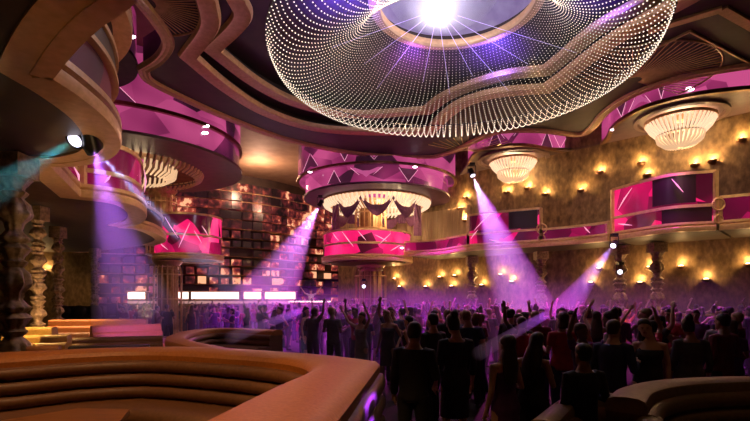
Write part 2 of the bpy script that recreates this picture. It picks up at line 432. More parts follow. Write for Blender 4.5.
# ------------------------------------------------------------------ drums and lobes of the perimeter soffit
def arc_circle(c, r, n=64): return [(c[0] + r * math.cos(2 * PI * i / n), c[1] + r * math.sin(2 * PI * i / n)) for i in range(n)]
def facet(parent, path, i0, i1, z0, z1, off, mat_fill, up=True, name='facet'):
    """triangular relief on a fascia: apex up or down, with bright edges"""
    a, b = Vector(path[i0]), Vector(path[i1]); mid = (a + b) / 2
    nm = normals2(path, False); n = nm[(i0 + i1) // 2] * off
    P0 = Vector((a.x + n.x * .3, a.y + n.y * .3, z1 if up else z0)); P1 = Vector((b.x + n.x * .3, b.y + n.y * .3, z1 if up else z0))
    P2 = Vector((mid.x + n.x * .3, mid.y + n.y * .3, z0 if up else z1)); T = Vector((mid.x + n.x, mid.y + n.y, (z0 + z1) / 2))
    bk = Vector((-n.x, -n.y, 0)) * .6
    m = MB().add([P0, P1, P2, T, P0 + bk, P1 + bk, P2 + bk], [(0, 1, 3), (1, 2, 3), (2, 0, 3), (4, 6, 5), (0, 4, 5, 1), (1, 5, 6, 2), (2, 6, 4, 0)])
    f = m.build(name, mat_fill, parent)
    e = MB()
    for u, v in ((P0, P2), (P1, P2)): e.tube([u + n.to_3d() * .1, v + n.to_3d() * .1],   .011, 5)
    e.build('edge_light', NEON, f)
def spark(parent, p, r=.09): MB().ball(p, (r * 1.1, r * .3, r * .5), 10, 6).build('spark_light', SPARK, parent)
def star(name, path, i, z, off): return None

def chandelier(label, c, z, s, crystals=44):
    t = thing('crystal_chandelier', label, 'chandelier', (c[0], c[1], z))
    MB().lathe([(1.18 * s, 0), (1.18 * s, .10 * s), (1.08 * s, .12 * s), (1.08 * s, .02 * s)], 48, (c[0], c[1], z), cap=False).build('rim', GOLDP, t)
    MB().lathe([(.2 * s, .05 * s), (.2 * s, .5 * s), (.05 * s, .5 * s), (.05 * s, .05 * s)], 16, (c[0], c[1], z), cap=False).build('stem', GOLDP, t)
    up = MB()
    for k in range(crystals):
        a = 2 * PI * k / crystals
        pts = [(c[0] + r * s * math.cos(a), c[1] + r * s * math.sin(a), z + h * s) for r, h in ((1.14, .0), (1.0, -.22), (.82, -.42), (.70, -.55))]
        up.tube(pts, [.035 * s, .05 * s, .045 * s, .03 * s], 5)
    up.build('upper_bowl', CRYSB, t)
    lo = MB()
    for k in range(30):
        a = 2 * PI * k / 30
        pts = [(c[0] + r * s * math.cos(a), c[1] + r * s * math.sin(a), z + h * s) for r, h in ((.78, -.50), (.72, -.68), (.5, -.86), (.12, -.95))]
        lo.tube(pts, [.03 * s, .05 * s, .05 * s, .02 * s], 5)
    lo.build('lower_bowl', CRYS, t)
    MB().lathe([(.80 * s, -.50 * s), (.80 * s, -.44 * s), (.74 * s, -.44 * s), (.74 * s, -.50 * s)], 40, (c[0], c[1], z), cap=False).build('band', GOLDP, t)
    light('POINT', (c[0], c[1], z - .3 * s), 300 * s, (1, .66, .36), radius=.5 * s)
    return t

# central drum over the tower
DC = (.1, 27.0)
cd = thing('ceiling_drum', 'round two-tier rose drum hanging over the central tower', 'ceiling drum', (DC[0], DC[1], 7.6))
def ring_prof(c, r0, r1, z0, z1, n=72): return MB().lathe([(r1, z0), (r1, z1), (r0, z1), (r0, z0), (r1, z0)], n, (c[0], c[1], 0), cap=False)
ring_prof(DC, 1.5, 4.45, 8.62, ZCEIL).build('upper_tier', FASC, cd)
ring_prof(DC, 3.3, 4.05, 7.75, 8.62).build('lower_tier', FASC2, cd)
MB().lathe([(4.55, 8.56), (4.55, 8.66), (4.4, 8.66), (4.4, 8.56), (4.55, 8.56)], 72, (DC[0], DC[1], 0), cap=False).build('upper_rim', BRONZE, cd)
MB().lathe([(4.15, 7.68), (4.15, 7.78), (3.15, 7.78), (3.15, 7.62), (3.3, 7.62), (4.15, 7.68)], 72, (DC[0], DC[1], 0), cap=False).build('soffit', plain('drum_soffit', (.16, .07, .12), rough=.4), cd)
pa = arc_circle(DC, 4.46, 96)[::-1]
for i, (k, w_, up) in enumerate(((27, 3, True), (21, 5, True), (34, 5, False))):
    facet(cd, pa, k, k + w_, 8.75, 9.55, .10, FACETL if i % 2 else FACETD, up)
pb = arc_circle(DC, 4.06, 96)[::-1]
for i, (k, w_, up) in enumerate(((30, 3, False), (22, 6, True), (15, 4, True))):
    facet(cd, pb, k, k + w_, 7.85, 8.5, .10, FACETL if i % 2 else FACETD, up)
for px, py in ((310, 172), (415, 167)):
    for rr in (4.5,):
        k = (px - CX) / F; # front intersection of the sight line with the drum
        A = 1 + k * k; Bq = -2 * (k * DC[0] + DC[1]); Cq = DC[0] ** 2 + DC[1] ** 2 - rr * rr
        yy = (-Bq - math.sqrt(max(0, Bq * Bq - 4 * A * Cq))) / (2 * A)
        spark(cd, PD(px, py, yy - .03), .10)

# left drum
LC = (-11.5, 22.0)
ld = thing('ceiling_drum', 'plum and rose two-tier drum over the stage-side pod', 'ceiling drum', (LC[0], LC[1], 8.1))
ring_prof(LC, 1.5, 5.0, 9.35, ZCEIL).build('upper_tier', FASC, ld)
ring_prof(LC, 3.4, 4.95, 8.3, 9.3).build('lower_tier', FASC, ld)
MB().lathe([(5.1, 9.24), (5.1, 9.38), (4.9, 9.38), (4.9, 9.24), (5.1, 9.24)], 80, (LC[0], LC[1], 0), cap=False).build('upper_rim', BRONZE, ld)
MB().lathe([(5.08, 8.2), (5.08, 8.32), (3.2, 8.32), (3.2, 8.1), (3.4, 8.1), (5.08, 8.2)], 80, (LC[0], LC[1], 0), cap=False).build('soffit', plain('drum_soffit_brown', (.15, .09, .06), rough=.45), ld)
pa = arc_circle(LC, 5.02, 120)[::-1]
for i, (k, w_, z0, z1, up) in enumerate(((36, 3, 9.5, 10.3, True), (30, 4, 9.45, 10.6, True), (24, 4, 8.4, 9.2, True), (31, 3, 8.4, 9.2, False), (19, 5, 9.4, 10.0, False))):
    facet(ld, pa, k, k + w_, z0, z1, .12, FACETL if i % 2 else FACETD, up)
def cyl_hit(px, c, r):
    k = (px - CX) / F; A = 1 + k * k; Bq = -2 * (k * c[0] + c[1]); Cq = c[0] ** 2 + c[1] ** 2 - r * r
    return (-Bq - math.sqrt(max(0, Bq * Bq - 4 * A * Cq))) / (2 * A)
for px, py in ((206, 126), (205, 133)): spark(ld, PD(px, py, cyl_hit(px, LC, 5.05)), .13)

# lobes along the gold wall: one continuous serpentine soffit
lob = thing('ceiling_lobes', 'serpentine rose fascia with grey soffit running above the gold wall balcony', 'ceiling fascia', (9.5, 19, 9.15))
ZL = 9.2
fp = px_path([(468, 164), (474, 155), (486, 149), (520, 145.5), (552, 150), (575, 153), (592, 150), (606, 140), (612, 129), (622, 120), (647, 107), (690, 96), (735, 90), (770, 88)], ZL, (), 8)
back = [wall_at(17.5), wall_at(8), wall_at(1.5)]
MB().prism([fp + back], ZL - .02, ZL + .1).build('soffit', plain('soffit_grey', (.16, .10, .10), (.11, .07, .07), rough=.5), lob)
MB().sweep(fp, [(0, 0), (0, 1.5), (.12, 1.5), (.12, 0)], ZL + .05).build('fascia', FASC2, lob)
MB().sweep(fp, [(-.06, -.04), (-.06, .10), (.1, .10), (.1, -.04)], ZL).build('lower_rim', BRONZE, lob)
nf = len(fp)
def near_i(px, path): return min(range(len(path)), key=lambda i: abs(CX + F * path[i][0] / path[i][1] - px))
for i, (a, b, up) in enumerate(((489, 500, False), (498, 519, True), (541, 553, False), (553, 566, True), (616, 630, True), (630, 650, False), (655, 667, True))):
    ia, ib = near_i(a, fp), near_i(b, fp)
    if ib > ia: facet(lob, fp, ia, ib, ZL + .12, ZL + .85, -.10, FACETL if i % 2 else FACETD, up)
for px, py, g in ((575, 146, .10), (690, 89, .14), (612, 130, .07)):
    p = fp[near_i(px, fp)]; spark(lob, PD(px, py, p[1] - .06), g)
s1, s2 = PZ(513, 158, ZL), PZ(680, 116, ZL)
for c, r in ((s1, 1.75), (s2, 1.6)):
    MB().lathe([(r, -.03), (r * 1.0, -.12), (r * .9, -.14), (r * .88, -.06), (r * .88, -.02)], 56, (c[0], c[1], ZL), cap=False).build('medallion', plain('medallion', (.20, .12, .10), rough=.4), lob)
chandelier('two-bowl crystal chandelier nearer the central tower, over the magenta box', s1, ZL - .25, 1.0)
chandelier('large two-bowl crystal chandelier above the curved dark box on the gold wall', s2, ZL - .25, 1.04)

# lobe over the near balcony on the booth side
nl = thing('ceiling_lobe', 'small rose-fascia soffit lobe tucked behind the gold canopy edge', 'ceiling fascia', (-9.6, 13.4, 9.15))
ring_prof((-9.6, 13.4), .05, 2.5, 9.2, 10.7, 48).build('fascia', FASC, nl)
MB().lathe([(2.55, 9.12), (2.55, 9.22), (.05, 9.22), (.05, 9.12), (2.55, 9.12)], 48, (-9.6, 13.4, 0), cap=False).build('soffit', SOFFIT, nl)
spark(nl, PD(132, 37, 11.9), .09)

# ------------------------------------------------------------------ central drum: light ring, swags, fluted tower
def light_ring(label, c, z, r, dim=False):
    t = thing('crystal_chandelier', label, 'chandelier', (c[0], c[1], z - .6))
    MB().lathe([(r, 0), (r, .12), (r - .1, .12), (r - .1, 0), (r, 0)], 56, (c[0], c[1], z), cap=False).build('rim', GOLDP, t)
    m = MB()
    for k in range(72):
        a = 2 * PI * k / 72
        m.tube([(c[0] + q * math.cos(a), c[1] + q * math.sin(a), z + h) for q, h in ((r - .03, .0), (r - .12, -.2), (r - .4, -.38))], [.05, .06, .04], 5)
    m.build('outer_crystals', GOLDP if dim else CRYSB, t)
    MB().lathe([(r - .15, .05), (r * .55, .35), (.7, .4), (.7, .44), (r - .15, .1)], 48, (c[0], c[1], z), cap=False).build('diffuser', BRONZE if dim else CRYS, t)
    m = MB()
    for k in range(48):
        a = 2 * PI * k / 48
        m.tube([(c[0] + q * math.cos(a), c[1] + q * math.sin(a), z + h) for q, h in ((r * .62, .1), (r * .6, -.25), (r * .48, -.5))], [.05, .06, .04], 5)
    m.build('inner_crystals', CRYS if dim else CRYSB, t)
    light('POINT', (c[0] + .9, c[1] - .9, z - .55), 90 if dim else 260, (1, .70, .38), radius=.5)
    return t
light_ring('round crystal light ring glowing under the central drum', DC, 7.55, 3.1)
light_ring('crystal light ring mostly hidden under the plum drum by the stage', LC, 8.15, 3.3, True)

def fluted_tower(name, label, c, r, z0, z1, cage, cat='column'):
    t = thing(name, label, cat, (c[0], c[1], z0))
    n = 48
    prof = [[(c[0] + r * (1 - .09 * (j % 4 == 0) - .04 * (j % 2)) * math.cos(2 * PI * j / n), c[1] + r * (1 - .09 * (j % 4 == 0) - .04 * (j % 2)) * math.sin(2 * PI * j / n), z) for j in range(n)] for z in (z0, z1)]
    MB().loft(prof).build('shaft', STONE, t)
    MB().lathe([(r * 1.05, 0), (r * 1.35, .05), (r * 1.35, .22), (r * 1.12, .34), (r * 1.02, .42)], 40, (c[0], c[1], z0)).build('plinth', STONE, t)
    MB().lathe([(r * 1.02, -.5), (r * 1.2, -.38), (r * 1.15, -.3), (r * 1.5, -.08), (r * 1.5, 0)], 40, (c[0], c[1], z1)).build('capital', GOLDP, t)
    if cage:
        rc_ = r * 1.42; m = MB()
        for k in range(16):
            a = 2 * PI * k / 16
            m.tube([(c[0] + q * math.cos(a), c[1] + q * math.sin(a), z) for q, z in ((rc_, z0 + .1), (rc_, z1 - .75), (rc_ * .93, z1 - .4), (rc_ * .72, z1 - .1))], .028, 6)
        for z in (z0 + .12, z0 + (z1 - z0) * .5, z1 - .75):
            m.lathe([(rc_ + .04, -.03), (rc_ + .04, .03), (rc_ - .04, .03), (rc_ - .04, -.03), (rc_ + .04, -.03)], 32, (c[0], c[1], z), cap=False)
        m.build('cage', GOLDP, t)
    return t
TC = (-.25, 27.0); PC = (-.45, 27.0)
fluted_tower('fluted_column', 'fluted brass column caged in rods below the central magenta pod', TC, .62, .0, 4.12, True)
fluted_tower('fluted_column', 'fluted gold column rising from the central pod into the drum', TC, .62, 4.42, 7.7, True)
LP = (-10.3, 26.0)
fluted_tower('caged_column', 'brass birdcage column under the stage-side magenta pod', (LP[0] - .9, LP[1] - .6), .5, 0, 4.12, True)
fluted_tower('caged_column', 'tall cluster of brass rods rising above the stage-side pod', (LP[0] - 1.6, LP[1] + .2), .55, 4.42, 8.15, True)

sw = thing('swag_curtain', 'plum swag drapery looped around the central drum opening', 'curtain', (DC[0], DC[1], 5.5))
def swag(a0, a1, r, z, drop):
    rings = []
    for i in range(13):
        t = i / 12; a = a0 + (a1 - a0) * t; s = drop * (1 - (2 * t - 1) ** 2)
        p = Vector((DC[0] + r * math.cos(a), DC[1] + r * math.sin(a), z - s)); w_ = .10 + .22 * (1 - abs(2 * t - 1))
        d = Vector((math.cos(a), math.sin(a), 0))
        rings.append([p + d * .07 * math.cos(q) + Vector((0, 0, w_ * math.sin(q))) for q in [2 * PI * j / 10 for j in range(10)]])
    return MB().loft(rings)
N_SW = 9
for k in range(N_SW):
    a0, a1 = 2 * PI * (k + .25) / N_SW, 2 * PI * (k + 1.25) / N_SW
    swag(a0, a1, 2.42, 7.45, .75).build('swag', VELVET, sw)
    m = MB(); x, y = DC[0] + 2.42 * math.cos(a0), DC[1] + 2.42 * math.sin(a0)
    if math.sin(a0) > -.2:
        low = 5.75 if abs(math.cos(a0)) > .8 else 6.7
        for q in range(4):
            m.tube([(x + .09 * (q - 1.5), y, 7.5), (x + .10 * (q - 1.5), y + .05, (7.5 + low) / 2), (x + .12 * (q - 1.5), y, low)], [.05, .085, .06], 8)
        m.build('tail', VELVET, sw)

# ------------------------------------------------------------------ balconies
def balcony(name, label, front, backpts, zb, tiers, edge=.16, posts=(), cat='balcony', soff=SOFFIT, rail=True, mid=True, zt=None, inner=None):
    """front: plan path with the balcony on its left; tiers: [(z0, z1, material)]"""
    cx = sum(p[0] for p in front) / len(front); cy = sum(p[1] for p in front) / len(front)
    t = thing(name, label, cat, (cx, cy, zb))
    MB().prism([list(front) + list(backpts)], zb, zb + .22).build('deck', soff, t)
    MB().sweep(front, [(.10, -.05), (-.10, -.05), (-.12, .0), (-.12, .10), (-.07, .14), (-.12, .18), (-.12, .26), (.10, .26)], zb).build('gold_edge', GOLD, t)
    if edge: MB().sweep(front, [(.10, -.03), (.10 + edge, -.03), (.10 + edge, .05), (.10, .05)], zb).build('soffit_border', GOLD, t)
    for z0, z1, mt in tiers:
        MB().sweep(front, [(.02, z0), (.10, z0), (.10, z1), (.02, z1)]).build('panel', mt, t)
        if mid: MB().sweep(front, [(-.03, z1 - .05), (.13, z1 - .05), (.13, z1 + .05), (-.03, z1 + .05)]).build('rail', GOLDP, t)
    ztop = zt or tiers[-1][1]
    for i in posts:
        p = front[i]
        MB().box((p[0], p[1], (zb + .2 + ztop) / 2), (.12, .12, ztop - zb - .2)).build('post', GOLDP, t)
    return t
def shards(parent, front, items, off=-.02):
    """bright diagonal shard lines and glints on the screens: (index a, index b, za, zb)"""
    for ia, ib, za, zb in items:
        a, b = Vector(front[ia]), Vector(front[ib]); n = normals2(front)[ia] * off
        MB().tube([(a.x + n.x, a.y + n.y, za), ((a.x + b.x) / 2 + n.x * 1.6, (a.y + b.y) / 2 + n.y * 1.6, (za + zb) / 2), (b.x + n.x, b.y + n.y, zb)], [.008, .028, .008], 5).build('shard_light', NEON, parent)
def medal(parent, p, z, off=-.1, r=.22):
    m = MB(); m.tube([(p[0] + r * math.cos(2 * PI * k / 20), p[1] + off, z + r * math.sin(2 * PI * k / 20)) for k in range(21)], .03, 6)
    m.build('gold_loop', GOLDP, parent)

ZB = 4.4
# central pod
pod = arc_circle(PC, 2.5, 72)
podf = pod[::-1]                                   # clockwise: its left is outside; flip so the inside is on the left
podf = arc_circle(PC, 2.5, 72); podf = podf + podf[:1]
t = balcony('balcony_pod', 'round magenta balcony pod on the central tower', podf, [], ZB - .25, [(4.4, 5.0, PINK), (5.08, 5.7, PINK)])
shards(t, podf, [(48, 51, 5.6, 4.8), (57, 60, 4.9, 5.5), (60, 63, 4.6, 4.95), (52, 54, 5.6, 5.1), (45, 47, 5.6, 5.15), (56, 59, 5.4, 5.1)], -.06)
spark(t, PD(402, 248, cyl_hit(402, PC, 2.58)), .09)
MB().lathe([(2.1, 4.05), (2.1, 4.16), (.5, 4.16), (.5, 3.95), (2.1, 4.05)], 40, (PC[0], PC[1], 0), cap=False).build('underside', BRONZE, t)
# stage-side pod
LPf = arc_circle(LP, 1.75, 60); LPf = LPf + LPf[:1]
t = balcony('balcony_pod', 'hot magenta round balcony pod beside the video wall', LPf, [], ZB - .2, [(4.45, 5.4, PINK), (5.5, 6.5, PINK)])
shards(t, LPf, [(42, 46, 6.3, 5.2), (46, 49, 4.7, 6.0), (50, 52, 5.6, 5.0), (52, 54, 5.9, 5.4), (40, 43, 5.0, 4.6)], -.06)

# balcony along the gold wall: an edge line in plan, cut into bays
rf = px_path([(404, 256), (440, 254), (468, 250), (505, 247.5), (541, 245.5), (575, 243), (606, 240), (640, 235), (672, 231), (712, 229), (750, 226.5), (790, 224)], ZB, (), 10)
def rcut(px0, px1):
    a, b = near_i(px0, rf), near_i(px1, rf); return rf[a:b + 1]
def wall_near(p, off=.05):
    t = (Vector(p) - WA).dot(WD); return tuple(WA + WD * t + WN * off)
def bay(name, label, x0, x1, tiers, posts=True):
    f = rcut(x0, x1)
    return balcony(name, label, f, [wall_near(f[-1]), wall_near(f[0])], ZB, tiers, posts=(0, len(f) - 1) if posts else ()), f
PINKD = screen('crimson_screen', [(.30, (.05, .001, .012)), (.50, (.16, .002, .035)), (.68, (.45, .005, .09)), (.85, (.75, .03, .2))], 1.1, (1.0, 1.0, .9))
tA, f = bay('wall_balcony', 'low crimson balcony front between the central pod and the first tall box', 404, 468, [(4.62, 5.15, PINKD)])
tB, fB = bay('wall_balcony', 'tall magenta balcony box under the chandelier nearer the tower', 469, 541, [(4.62, 5.12, PINK), (5.18, 6.05, PINK)])
shards(tB, fB, [(2, 6, 5.3, 5.95), (6, 9, 4.8, 4.65), (1, 3, 4.9, 5.3)], -.06)
medal(tB, fB[-1], 5.12); medal(tB, fB[-1], 4.7, -.1, .15)
tC, fC = bay('wall_balcony', 'low crimson balcony front between the two tall magenta boxes', 542, 610, [(4.62, 5.1, PINKD)])
shards(tC, fC, [(13, 15, 5.05, 4.75)], -.06)
tD, fD = bay('wall_balcony', 'tall curved box with half-dark magenta screens under the large chandelier', 611, 717, [(4.62, 5.22, PINK), (5.28, 6.35, PINK)])
shards(tD, fD, [(2, 6, 5.5, 6.2), (2, 6, 4.95, 4.8), (18, 21, 6.2, 5.7)], -.06)
spark(tD, PD(625, 224, fD[2][1] - .1), .09)
medal(tD, fD[-1], 5.2, -.12, .2); medal(tD, fD[-1], 4.7, -.12, .14)
def dark_screen(t, f, x0, x1, z0, z1):
    a, b = near_i(x0, f), near_i(x1, f)
    MB().sweep(f[a:b + 1], [(-.015, z0), (.019, z0), (.019, z1), (-.015, z1)]).build('dark_screen', GLASSD, t)
dark_screen(tD, fD, 654, 694, 5.34, 6.29); dark_screen(tD, fD, 662, 712, 4.67, 5.16); dark_screen(tB, fB, 508, 537, 5.22, 6.0)
tE, fE = bay('wall_balcony', 'crimson balcony front beyond the curved dark box at the room end', 718, 790, [(4.62, 5.45, PINKD)])
# sheer panels hung on the upper wall behind the tower-side balcony
for i, (x0, x1) in enumerate(((398, 436), (436, 470))):
    a, t0 = on_wall(x0, 230, .12); b, t1 = on_wall(x1, 230, .12)
    pts = []
    for k in range(31):
        t = t0 + (t1 - t0) * k / 30; p = WA + WD * t + WN * (.12 + .05 * math.cos(k * 1.6)); pts.append((p.x, p.y))
    m = MB().sweep(pts, [(-.015, 4.7), (.015, 4.7), (.015, 7.3), (-.015, 7.3)])
    tag(m.build('sheer_curtain', SHEER), 'champagne sheer curtain on the upper gold wall, ' + ('next to the central drum' if i == 0 else 'next to the first tall box'), 'curtain', 'sheer curtains')

# scalloped balcony on the booth side (nearest scallop first)
B0 = px_path([(175, -60), (114, -2), (88, 17), (62, 44), (41, 73)], ZB, (), 10)
B1 = px_path([(41, 73), (70, 92), (98, 115), (110, 132), (112, 146), (100, 156), (72, 162), (43, 162.5)], ZB, (), 10)
B2 = px_path([(43, 162.5), (76, 195), (110, 199), (132, 204.5), (142, 213), (138, 221), (120, 226)], ZB, (1,), 10)
B3 = px_path([(120, 226), (140, 228), (155, 233), (163, 240), (150, 245)], ZB, (), 10)
def lpod(front): return [(-21.8, front[-1][1]), (-21.8, front[0][1])]
t0_ = balcony('scalloped_balcony', 'broad gold-edged balcony overhead, nearest the viewer', B0, [(-21.8, B0[-1][1]), (-21.8, B0[0][1])], ZB, [(4.62, 5.3, REDG)], 0, mid=False, soff=DARK)
t1_ = balcony('scalloped_balcony', 'gold-edged scallop with dark red glass and the teal spotlight beneath', B1, [(-21.8, B1[-1][1]), (-21.8, B1[0][1])], ZB, [(4.62, 5.25, REDG)], 0, mid=False, soff=DARK)
BB = B0 + B1[1:] + B2[1:]
BN = normals2(BB); BORD = [(.10, -.035), (.36, -.035), (.36, .05), (.10, .05)]; n0, n1 = len(B0), len(B0) + len(B1) - 1
MB().sweep(BB[:n0], BORD, ZB, nm=BN[:n0]).build('soffit_border', GOLD, t0_); MB().sweep(BB[n0 - 1:n1], BORD, ZB, nm=BN[n0 - 1:n1]).build('soffit_border', GOLD, t1_)
m = MB().sweep(B1, [(-.04, 5.25), (.1, 5.25), (.1, 5.6), (-.04, 5.6)]); m.build('grey_rail', plain('grey_rail', (.16, .12, .08), rough=.4, metal=.5), t1_)
for z in (5.25, 5.6): MB().sweep(B1, [(-.08, z - .035), (.14, z - .035), (.14, z + .035), (-.08, z + .035)]).build('rail', GOLDP, t1_)
t2_ = balcony('scalloped_balcony', 'gold-edged scallop with two tiers of magenta glass above it', B2, [(-21.8, B2[-1][1]), (-21.8, B2[0][1])], ZB, [(4.62, 5.0, PINKD), (5.06, 5.7, PINKD)], 0, posts=(12,))
MB().sweep(BB[n1 - 1:], BORD, ZB, nm=BN[n1 - 1:]).build('soffit_border', GOLD, t2_)
shards(t2_, B2, [(8, 10, 4.9, 4.7), (18, 20, 4.75, 4.95), (40, 44, 5.6, 5.1), (4, 5, 5.6, 5.0)], -.06)
t3_ = balcony('scalloped_balcony', 'small gold-edged scallop just before the stage-side pod', B3, [(-14.4, 23.55), (-21.8, 23.55), (-21.8, B3[0][1])], ZB, [(4.62, 5.2, GLASSD)], .2)
# third-level rail above the first scallop
C0 = px_path([(104, -25), (118, 5), (125, 28), (123, 46), (112, 60)], 6.9, (), 10)
tt = balcony('upper_balcony', 'dark upper balcony edge with a thin gold lip, high by the rose lobe', C0, [(-21.8, C0[-1][1]), (-21.8, C0[0][1])], 6.9, [(7.1, 7.9, GLASSD)], .1, mid=False)

# ------------------------------------------------------------------ wall sconces
def make_sconce():
    t = thing('wall_sconce', '', 'wall lamp', (0, 0, 0))                   # local: +Y out of the wall
    m = MB().lathe([(.03, -.11), (.10, -.09), (.16, -.03), (.18, .03), (.16, .03), (.09, -.05), (.02, -.06)], 20, (0, .17, 0), cap=False); m.build('bowl', BRONZE, t)
    MB().box((0, .02, 0), (.14, .04, .22)).build('backplate', BRONZE, t)
    MB().ball((0, .17, .03), (.10, .10, .05), 12, 6).build('bulb', BULB, t)
    return t
SC0 = make_sconce(); used = [False]
def sconce(p, rz, label, group, e=38, up=True):
    o = SC0 if not used[0] else copy_tree(SC0); used[0] = True
    o.location = p; o.rotation_euler = (0, 0, rz); o['label'] = label; o['group'] = group
    d = Vector((-math.sin(rz), math.cos(rz), 0))
    light('POINT', Vector(p) + d * .20 + Vector((0, 0, .22)), e, (1, .58, .22), radius=.05)
rzw = math.atan2(-WN.x, WN.y)
UP = [(446, 202), (461, 209), (466.5, 198.5), (467, 221), (507.6, 193), (528.5, 189), (546.5, 195), (582, 191), (601, 173), (642, 164), (648, 176), (696, 166), (713, 162), (742, 141)]
for k, (x, y) in enumerate(sorted(UP)):
    p, _ = on_wall(x, y); sconce(p, rzw, 'bowl sconce on the upper gold wall, %s counting from the central tower' % ORD[k], 'upper wall sconces', 34)
LO = [(396, 279), (401, 287), (427, 287), (441, 277.5), (453, 286.5), (456, 276), (472, 276), (483, 285.5), (502, 275), (513, 282), (592, 283), (600, 269), (641, 283), (650, 268), (682, 267), (707, 280), (749, 265)]
ORD += ['seventeenth', 'eighteenth']
for k, (x, y) in enumerate(sorted(LO)):
    p, _ = on_wall(x, y); sconce(p, rzw, 'bowl sconce on the gold wall below the balcony, %s counting from the central tower' % ORD[k], 'lower wall sconces', 23)
sconce(PD(20, 283, 23.6), PI, 'bowl sconce low on the dim alcove wall behind the thickest carved column', 'alcove sconces', 22)
sconce(PD(46, 271, 23.6), PI, 'bowl sconce on the alcove wall between two slim carved columns', 'alcove sconces', 22)

# ------------------------------------------------------------------ carved totem columns
from mathutils import noise as mnoise
def totem(label, x, y, z0, z1, r, group='carved columns'):
    t = thing('carved_column', label, 'column', (x, y, z0)); h = z1 - z0
    n = 40; per = r * 4.2; k = max(3, round(h * .86 / per)); st = h * .86 / k
    knots = [(0, .60), (.06, .95), (.12, .70), (.18, .45), (.26, .55), (.42, 1.0), (.54, .86), (.66, .50), (.72, .80), (.78, .52), (.86, .74), (.93, .95), (1, .60)]
    rings = []
    steps = 26
    for i in range(k * steps + 1):
        u = (i / steps) % 1.0
        for (u0, r0), (u1, r1) in zip(knots, knots[1:]):
            if u0 <= u <= u1:
                q = (u - u0) / (u1 - u0); q = q * q * (3 - 2 * q); rr = r * (r0 + (r1 - r0) * q); break
        zz = h * .06 + i / steps * st; ring = []
        tw = .9 * i / steps
        for j in range(n):
            a = 2 * PI * j / n
            p = Vector((math.cos(a) * 2.4 + x * 3, math.sin(a) * 2.4, zz / r * .55))
            d = 1 + .10 * math.cos(8 * a + tw * 3) * (rr / r) + .16 * mnoise.noise(p * 1.6)
            ring.append((x + rr * d * math.cos(a), y + rr * d * math.sin(a), z0 + zz))
        rings.append(ring)
    MB().loft(rings).build('shaft', CARVED, t, sharp=60)
    MB().lathe([(r * 1.15, 0), (r * 1.15, h * .035), (r * .95, h * .045), (r * .75, h * .065)], 24, (x, y, z0)).build('plinth', CARVED, t)
    MB().box((x, y, z1 - h * .05), (r * 2.0, r * 2.0, h * .09)).build('capital', CARVED, t)
def tot_px(label, px, y, w, z0=.42, z1=4.38): totem(label, (px - CX) * y / F, y, z0, z1, w * y / F / 2)
tot_px('massive carved column nearest the viewer, cut by the picture edge', 14, 7.7, 30)
tot_px('carved column with square cap, second nearest by the booths', 38, 11.9, 14)
tot_px('slim carved column, third along in front of the alcove wall', 58, 15.2, 11)
tot_px('farthest slim carved column, beside the violet stage light', 95, 21.5, 8, .0)
for px, lb in ((472, 'carved column under the tall magenta box nearer the tower, at its tower end'), (541, 'carved column under the joint after the tall magenta box'), (620, 'carved column under the curved dark box, at its tower end'), (657, 'carved column under the middle of the curved dark box')):
    p, _ = on_wall(px, 270, .8); totem(lb, p.x, p.y, 0, 4.38, .28)

# ------------------------------------------------------------------ video wall
vp = smooth([(-24.0, 31.5), (-20, 32.6), (-16, 33.6), (-12, 34.8), (-8.6, 37), (-6, 40.2), (-3.4, 42.6)], 24)
NT, TH, ZV = 13, .70, 1.75
NMV = None
for r in range(NT):
    z0 = ZV + r * TH
    tl = thing('video_wall_tier', '%s tier of glowing screens on the curved video wall, counting from the top' % ORD[NT - 1 - r], 'video wall', (-13, 36, z0), 'tiers of the video wall')
    n = 30
    fr = resample(vp, n + 1); nn = normals2(fr)
    ledge = [(p[0], p[1]) for p in resample(vp, 80)]
    MB().sweep(ledge, [(-.10, .0), (.35, .0), (.35, .045), (-.10, .045)], z0).build('ledge', GOLDP if r in (NT - 1, NT - 2, NT - 5) else BRONZE, tl)
    for k in range(n):
        a, b = Vector(fr[k]), Vector(fr[k + 1]); c = (a + b) / 2; d = (b - a); L_ = d.length
        if c.x < -21.5: continue
        if r < 8 and R.random() < .16: continue
        hh = TH - .10 if r >= 8 else TH * R.uniform(.55, .82); ww = L_ * (.97 if r >= 8 else R.uniform(.62, .88))
        nrm = (nn[k] + nn[k + 1]).normalized(); dep = R.uniform(.0, .25)
        c2_ = c - nrm * dep; ang = math.atan2(d.y, d.x)
        m = MB().box((c2_.x, c2_.y, z0 + .05 + hh / 2), (ww, .3, hh), ang)
        m.build('screen', NEB, tl)
MB_ = slabwall([(p[0], p[1]) for p in resample(vp, 60)], 0, ZCEIL, .3, 1)
MB_.v = [(v[0] + .02, v[1] + .45, v[2]) for v in MB_.v]
struct('wall_stage', MB_, DARK)

